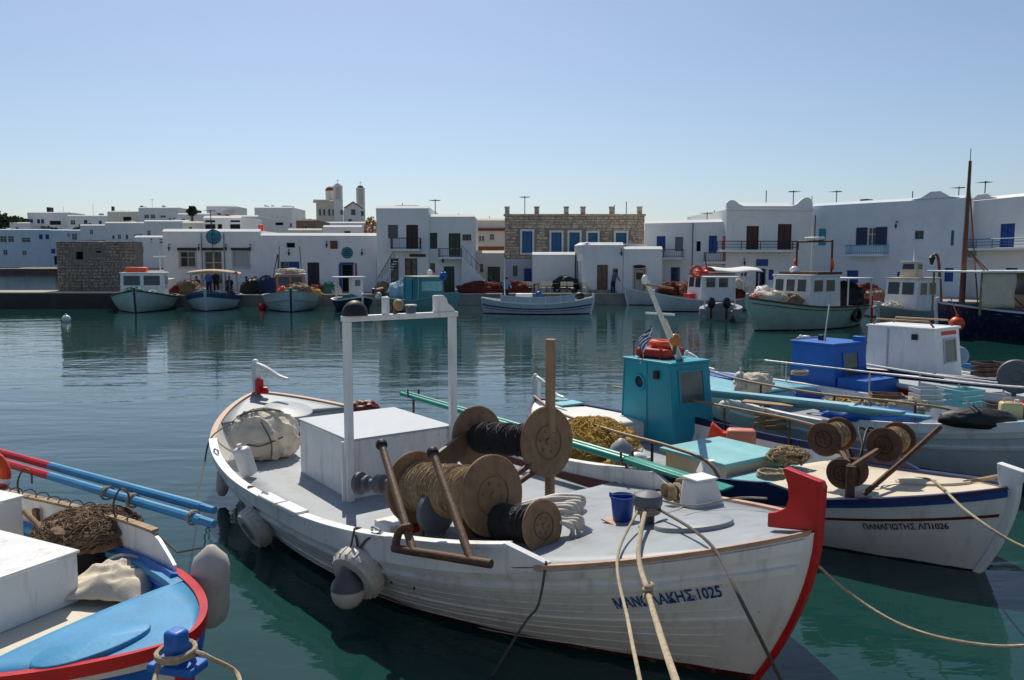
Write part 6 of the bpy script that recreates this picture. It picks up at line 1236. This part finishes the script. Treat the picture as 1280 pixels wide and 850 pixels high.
# 9b: clutter boat between
b=fboat('white and red boat half hidden between trawler and cabin boat',1090,396,R(240),5.5,2.2,whiteh,1.0,.7,.8,redp); gear(b,.3,0,'brown crate heap on the half hidden red and white boat',netbr,(.8,.6,.6),63); gear(b,-.1,.3,'red nets on the half hidden red and white boat',netred,(.7,.6,.5),64)
# 10: navy boat with canopy and tall mast
w0=PZ(1170,418,0); b=fboat('navy trawler with white rail, tan canopy and tall brown mast',1172,421,R(190),11,3.6,navyh,1.45,.95,1.1,whiteh,rb=.2)
b.rail('bulwark',mat('dark_blue_band'),.0,.05,.0,.14,-.9,.95,n=20)
MB().box((1.3,0,2.75),(7.0,3.2,.08)).build('canopy_roof',whiteh,b.root,bevel=.02)
for xx in (-2.0,1.4,4.6):
    for yy in (-1.4,1.4): MB().tube([(xx,yy,1.0),(xx,yy,2.75)],.045,6).build('canopy_post',woodl,b.root)
for (xa,xb) in ((3.05,4.6),):
    rows=[[V((xa+(xb-xa)*i/8,1.45+.04*math.sin(i*1.3+k),2.7-.2*k)) for k in range(8)] for i in range(9)]; o=MB().grid(rows).build('canvas_curtain',cream,b.root); o.modifiers.new('s','SOLIDIFY').thickness=.02
x,z=wheelhouse(b,.12,2.4,2.2,1.75,mat('tan_cabin',(.42,.3,.2),.7,.15,2,.2),woodl,wins=1,side=1)
xm=min([i*.05-5 for i in range(200)],key=lambda x_:abs((lambda q:640+F*q.x/(q.y*CA-(q.z-H)*SA))(b.M@V((x_,0,2.9)))-1204))
ym=(b.M@V((xm,0,0))).y; mtop=b.I@PY(1213,201,ym); base=V((xm,0,.9)); MB().tube([base,V((mtop.x,0,mtop.z))],[.13,.06],10).build('mast',mat('mast_red_wood',(.16,.055,.03),.55,.25,5,.2),b.root); MB().tube([V((mtop.x,0,mtop.z)),V((mtop.x,0,mtop.z+.5))],.015,5).build('masthead_aerial',dmetal,b.root)
for (xx,yy) in ((1.9,.9),(2.9,-.7),(base.x-2,.8)): MB().tube([V((xx,yy,1.1)),V((mtop.x,0,mtop.z-.8 if xx>2.5 else mtop.z-3.6))],.03 if xx>1 else .018,5).build('shroud',MATS['mast_red_wood'] if xx>1 else dmetal,b.root)
for k,(t,y,m_,r_,lab) in enumerate(((.55,.3,netbr,(1.0,.8,.3),'brown nets on the navy trawler bow'),(.2,.7,canvas,(.9,.6,.3),'pale nets under the tan canopy'),(-.1,1.0,redp,(.6,.4,.45),'red sheet on the navy trawler'),(-.2,.8,netgr,(.8,.5,.4),'green net under the canopy'))): gear(b,t,y,lab,m_,r_,k+70)
# ---------------- floating buoys ----------------
for k,(u,v,m_,rr_,lab) in enumerate(((328,381,redp,.26,'red buoy floating at the bow of the cluttered boat'),(1196,405,orangep,.3,'orange-red buoy hung at the navy trawler bow'),(83,396,plasw,.22,'white mooring buoy floating off the jetty'))):
    p=PZ(u,v+6,.0) if k!=1 else PY(1196,405,32.5); root=empty('buoy',p,0,lab,'buoy'); z_=rr_*.6 if k!=1 else 0; MB().ball((0,0,z_),rr_,18,12).build('float',m_,root); MB().tube([(0,0,z_+rr_*.95),(0,0,z_+rr_*1.3)],rr_*.2,8).build('neck',m_,root)
    if k==1: MB().tube([(0,0,rr_*1.2),(.1,.8,1.1)],.02,5).build('lanyard',roped,root)
# ---------------- quay life: chairs, tables, lamp, people ----------------
def chair(p,rz,m,label,group):
    root=empty('cafe_chair',p,rz,label,'chair',group)
    MB().box((0,0,.45),(.46,.44,.05)).build('seat',m,root,bevel=.01); MB().box((0,.22,.74),(.46,.03,.3)).build('backrest',m,root,bevel=.01)
    for x in (-.2,.2):
        for y in (-.19,.21): MB().box((x,y,.215 if y<0 else .44),(.035,.035,.43 if y<0 else .88)).build('leg',woodb,root)
    return root
def copy_tree(o,parent=None,**kw):
    c=o.copy(); C.objects.link(c); c.parent=parent
    for k_,v_ in kw.items(): c[k_]=v_
    for ch in o.children: copy_tree(ch,c)
    return c
proto=None
for k,(u,D) in enumerate(((655,60.6),(663,60.6),(679,60.4),(688,60.4),(704,60.2),(713,60.3),(732,59.9),(670,61.3),(696,61.3))):
    p=V(((u-640)*D/1000,D,QZ))
    if proto is None: proto=chair(p,0.05,cream,'cream canvas cafe chair in the row on the quay by the terrace wall','cream cafe chairs on the quay'); o=proto
    else: o=copy_tree(proto)
    o.location=p; o.rotation_euler=(0,0,PI+random.uniform(-.5,.5))
proto=None
for k,(u,D) in enumerate(((668,61),(692,60.8),(720,60.9))):
    p=V(((u-640)*D/1000,D,QZ)); root=empty('cafe_table',p,0,('small dark cafe table by the red-brown nets','small dark cafe table beside the covered scooter','small dark cafe table near the cube house corner')[k],'table','cafe tables on the quay')
    MB().box((0,0,.72),(.75,.75,.04)).build('table_top',brownd,root,bevel=.01); MB().tube([(0,0,0),(0,0,.7)],.04,8).build('leg',dmetal,root); MB().lathe([(0,0),(.26,0),(.24,.03),(0,.04)],n=16).build('base',dmetal,root)
for k,(u,D,rx,rz,lab) in enumerate(((600,60.2,1.5,.6,'large heap of red-brown nets on the quay below the outside stair'),(618,60.6,1.3,.55,'heap of red-brown nets on the quay by the green double door'),(640,60.3,1.2,.6,'heap of red-brown nets on the quay behind the man in blue'),(585,60.4,.9,.45,'small heap of red-brown nets on the quay by the teal cabin'))):
    p=V(((u-640)*D/1000,D,QZ)); root=empty('fishing_net',p,0,lab,'net','red-brown nets piled on the quay'); blob('heap',netred,(0,0,rz*.45),(rx,.8,rz),root,.3,2.5,40,24,k+3,.15,-.45); strands('strands',netred,(0,0,rz*.45),(rx,.8,rz),root,40,.02,k,-.4)
# rolled awning rope and olive shrub by the terrace
p=V(((707-640)*.0612,61.2,QZ)); root=empty('motorbike_cover',p,0,'dark covered scooter parked against the terrace wall','scooter')
mb=MB(); blob('cover',blackm,(0,0,.62),(1.05,.4,.66),root,.2,2,36,24,5,.12,-.5)
for x in (-.65,.65): MB().tube(ring((x,0,.28),.22,(0,1,0),18),.06,8,closed=True).build('wheel',blackm,root)
MB().tube([(-.5,-.3,1.15),(-.6,0,1.2),(-.5,.3,1.15)],.025,6).build('handlebar',dmetal,root)
# quay lamp on the right
q=PY(1176,383,44); base=V((q.x,44,QZ)); root=empty('street_lamp',base,0,'brown curved lamp post with black lantern in front of the shade-tinted white house','lamp post')
pt=lambda u,v:PY(u,v,44)-base
MB().tube(spline([(0,0,0),pt(1175,350)*1.0,pt(1173,325),pt(1170,318),pt(1166,320)],6),[.1-.002*i for i in range(25)],8).build('post',MATS['mast_red_wood'],root); c=pt(1165,324); MB().lathe([(.06,-.3),(.16,.05),(.19,.08),(.05,.24),(0,.28)],c,n=8).build('lantern',dmetal,root); MB().lathe([(.14,0),(.14,.06),(.1,.1),(0,.12)],(0,0,0),n=12).build('base',dmetal,root)
# bollards along the kerb
for k,(x,y) in enumerate(((-22,56.6),(-10,57.9),(4.5,59.2),(22.5,50.5))):
    root=empty('bollard',(x,y,QZ),0,('black iron bollard on the quay edge near the stone hut','black iron bollard on the quay edge before the long low house','black iron bollard on the quay edge by the cafe chairs','black iron bollard on the quay edge behind the mint trawler')[k],'bollard','quay bollards'); MB().lathe([(.16,0),(.13,.05),(.11,.3),(.17,.38),(.17,.44),(.1,.48),(0,.49)],n=14).build('shaft',dmetal,root)
root=empty('bollard',(.55,2.45,1.4),0,'black iron mooring bollard on the edge of the near quay','bollard'); MB().lathe([(.2,0),(.16,.04),(.12,.2),(.17,.28),(.15,.34),(0,.36)],n=18).build('shaft',dmetal,root)
for x_,lab in ((-1.0,'by the rope of the blue boat'),(3.9,'holding the rope from the red stem'),(5.6,'holding the rope of the teal-cabin boat')):
    root=empty('bollard',(x_,2.35,1.4),0,'black iron bollard on the near quay '+lab,'bollard'); MB().lathe([(.2,0),(.16,.04),(.12,.2),(.17,.28),(.15,.34),(0,.36)],n=18).build('shaft',dmetal,root); mb=MB(); coil(mb,(0,0,.1),.14,3,.014,.07,.006,2); mb.build('rope_turns',rope,root)
# people
def person(p,rz,label,shirt,trousers,joints,H_=1.72,group=None):
    """one continuous skinned body; joints: list of (name, parent, xyz, radius)"""
    root=empty('person',p,rz,label,'person',group); idx={}; vs=[]; es=[]; rs=[]
    for nm,par,co_,r_ in joints:
        idx[nm]=len(vs); vs.append(co_); rs.append(r_)
        if par: es.append((idx[par],idx[nm]))
    me=bpy.data.meshes.new('body'); me.from_pydata(vs,es,[]); o=bpy.data.objects.new('body',me); C.objects.link(o); o.parent=root
    sk=o.modifiers.new('skin','SKIN'); sk.use_smooth_shade=True; ss=o.modifiers.new('sub','SUBSURF'); ss.levels=1; ss.render_levels=2
    if not me.skin_vertices: me.skin_vertices.new()
    for i,r_ in enumerate(rs): me.skin_vertices[0].data[i].radius=(r_*1.2,r_*1.05); me.skin_vertices[0].data[i].use_root=(i==0)
    waist=dict((j[0],j[2]) for j in joints)['pelvis'][2]; neck=dict((j[0],j[2]) for j in joints)['neck'][2]
    me.materials.append(mat('clothes_%s_%s_%d'%(shirt.name,trousers.name,int(waist*100)),None,.85,.1,6,.2,bands=[(-9,(.02,.02,.02)),(.07,tuple(trousers.node_tree.nodes['RGB'].outputs[0].default_value)[:3]),(waist+.03,tuple(shirt.node_tree.nodes['RGB'].outputs[0].default_value)[:3]),(neck+.02,(.36,.19,.12))]))
    hd=V(dict((j[0],j[2]) for j in joints)['head']); mb=MB(); mb.ball(hd+V((0,.015,.045)),(.088,.105,.10),14,10); h=mb.build('hair',hair,root); return root
def stand(lean=0,arm=.1):
    L=lean
    return [('pelvis',None,(0,0,.93),.15),('spine',"pelvis",(0,-.02-L*.2,1.12),.135),('chest','spine',(0,-.03-L*.45,1.32),.155),('neck','chest',(0,-.04-L*.6,1.48),.06),('head','neck',(0,-.06-L*.75,1.62),.1),
     ('shl','chest',(.19,-.03-L*.5,1.40),.065),('ell','shl',(.25,-.03-L*.6-arm,1.14),.048),('hal','ell',(.2,-.16-L*.8-arm*2,.95+arm),.036),('fil','hal',(.19,-.2-L*.8-arm*2,.88+arm),.03),('shr','chest',(-.19,-.03-L*.5,1.40),.065),('elr','shr',(-.25,-.0-L*.6-arm,1.14),.048),('har','elr',(-.21,-.12-L*.8-arm*2,.95+arm),.036),('fir','har',(-.2,-.16-L*.8-arm*2,.88+arm),.03),
     ('hil','pelvis',(.1,0,.86),.105),('knl','hil',(.12,-.02,.48),.072),('anl','knl',(.12,.02,.08),.05),('tol','anl',(.13,-.15,.04),.04),('hir','pelvis',(-.1,0,.86),.105),('knr','hir',(-.12,-.03,.48),.072),('anr','knr',(-.12,.02,.08),.05),('tor','anr',(-.13,-.15,.04),.04)]
def sit():
    return [('pelvis',None,(0,0,.52),.16),('spine',"pelvis",(0,-.03,.72),.14),('chest','spine',(0,-.07,.92),.16),('neck','chest',(0,-.12,1.08),.06),('head','neck',(0,-.16,1.21),.1),('shl','chest',(.19,-.08,1.0),.065),('ell','shl',(.24,-.15,.76),.048),('hal','ell',(.14,-.36,.66),.036),('fil','hal',(.1,-.42,.64),.03),('shr','chest',(-.19,-.08,1.0),.065),('elr','shr',(-.24,-.15,.76),.048),('har','elr',(-.14,-.36,.66),.036),('fir','har',(-.1,-.42,.64),.03),('hil','pelvis',(.11,-.08,.5),.11),('knl','hil',(.13,-.46,.5),.08),('anl','knl',(.13,-.44,.08),.052),('tol','anl',(.13,-.58,.04),.04),('hir','pelvis',(-.11,-.08,.5),.11),('knr','hir',(-.13,-.46,.5),.08),('anr','knr',(-.13,-.44,.08),.052),('tor','anr',(-.13,-.58,.04),.04)]
blk=mat('black_cloth',(.02,.02,.022),.9,.2); bls=mat('blue_shirt',(.05,.12,.32),.9,.15); lbs=mat('light_blue_shirt',(.14,.24,.42),.9,.15); gry=mat('grey_cloth',(.12,.12,.13),.9,.2); nvs=mat('navy_cloth',(.015,.02,.06),.9,.2)
def onq(u,D): return V(((u-640)*D/1000,D,QZ))
person(onq(766,59.8),.6,'person in dark clothes leaning forward beside the cube house door',gry,nvs,stand(.35,.05))
p=PZ(632,389,0); person(V((p.x,p.y+.5,.45)),.4,'person in light blue shirt standing on the long white boat',lbs,blk,stand(.1,.1))
for k,(u,D,rz,sh,tr,ps,lab) in enumerate(((247,59,.2,nvs,blk,'sit','person in navy seated under the harbour office window'),(262,58.8,-.2,bls,nvs,'stand','person in bright blue shirt standing by the office door'),(271,59.2,.1,blk,blk,'stand','person in black standing in front of the office door'),(288,58.7,.1,nvs,nvs,'sit','person in dark navy seated under the right office window'),(311,58.6,-.7,bls,nvs,'sit','person in blue seated at the end of the office wing'),(320,58.9,.4,blk,nvs,'sit','person in black seated next to the blue one'),(346,59.0,.2,nvs,nvs,'sit','person in navy seated below the leaning poles'))):
    person(onq(u,D),rz,lab,sh,tr,stand() if ps=='stand' else sit())
    if ps=='sit':
        q=onq(u,D); root=empty('bench_seat',q,rz,'dark stool under the '+lab.replace('person','seated person'),'stool','dark stools along the harbour office'); MB().box((0,.05,.36),(.42,.4,.05)).build('seat',woodb,root,bevel=.01)
        for x in (-.16,.16):
            for y in (-.1,.2): MB().box((x,y,.17),(.04,.04,.33)).build('leg',woodb,root)
for k,(u,u2,lab) in enumerate(((338,347,'thin dark pole leaning on the long low white house, slanting'),(348,347.5,'thin dark pole leaning on the long low white house, upright'))):
    a=onq(u,60.2); b=PY(u2,318,61.8); world('leaning_pole',MB().tube([a,b],.035,6),dmetal,lab,'pole')
# nets, sheets and tubs left along the quay between the moored boats
for k,(u,D,m_,r_,lab) in enumerate(((236,57.3,netbr,(1.0,.7,.7),'brown net heap on the quay left of the blue-banded boat'),(224,57.2,netred,(.6,.5,.5),'red net heap on the quay between the first two bow-on boats'),(318,57.9,blackn,(.9,.6,.8),'black net heap on the quay right of the tan awning'),(334,57.9,mat('dark_blue_sheet',(.015,.03,.09),.8,.2,3,.3),(.9,.6,.9),'dark blue sheeted heap on the quay below the leaning poles'),(412,58.3,netgr,(.7,.5,.6),'green net heap on the quay by the blue door'),(420,58.2,fender,(.4,.4,.45),'pale floats heap on the quay by the blue door'),(398,58.2,netred,(.7,.5,.5),'rust-red net heap on the quay right of the cluttered boat'),(479,58.4,netbr,(.6,.5,.6),'brown net heap on the quay under the iron stair'),(500,58.6,mat('blue_grey_sheet',(.16,.24,.32),.8,.2,3,.3),(.9,.5,.6),'blue-grey sheet on the quay under the brown balcony door'),(838,57.5,netred,(.9,.6,.6),'red net heap on the quay by the cream framed door'),(858,57,tilem,(.6,.5,.6),'terracotta coloured net heap behind the red-trimmed cabin'),(918,55.5,canvas,(.9,.6,.8),'cream sheet heap on the quay left of the mint trawler'),(1082,49,netred,(.9,.6,.7),'dark red net heap on the quay right of the trawler awning'),(1150,46,canvas,(1.0,.6,.6),'cream net heap on the quay behind the lamp post'),(1135,46.5,netbr,(.7,.5,.6),'brown net heap on the quay beside the small cabin boat'))):
    q=V(((u-640)*D/1000,D,QZ)); root=empty('fishing_net' if 'net' in lab else 'sheet_heap',q,0,lab,'net' if 'net' in lab else 'sheet'); blob('heap',m_,(0,0,r_[2]*.45),r_,root,.3,2.4,30,18,k+80,.15,-.45); strands('strands',m_,(0,0,r_[2]*.45),r_,root,26,.02,k,-.4)
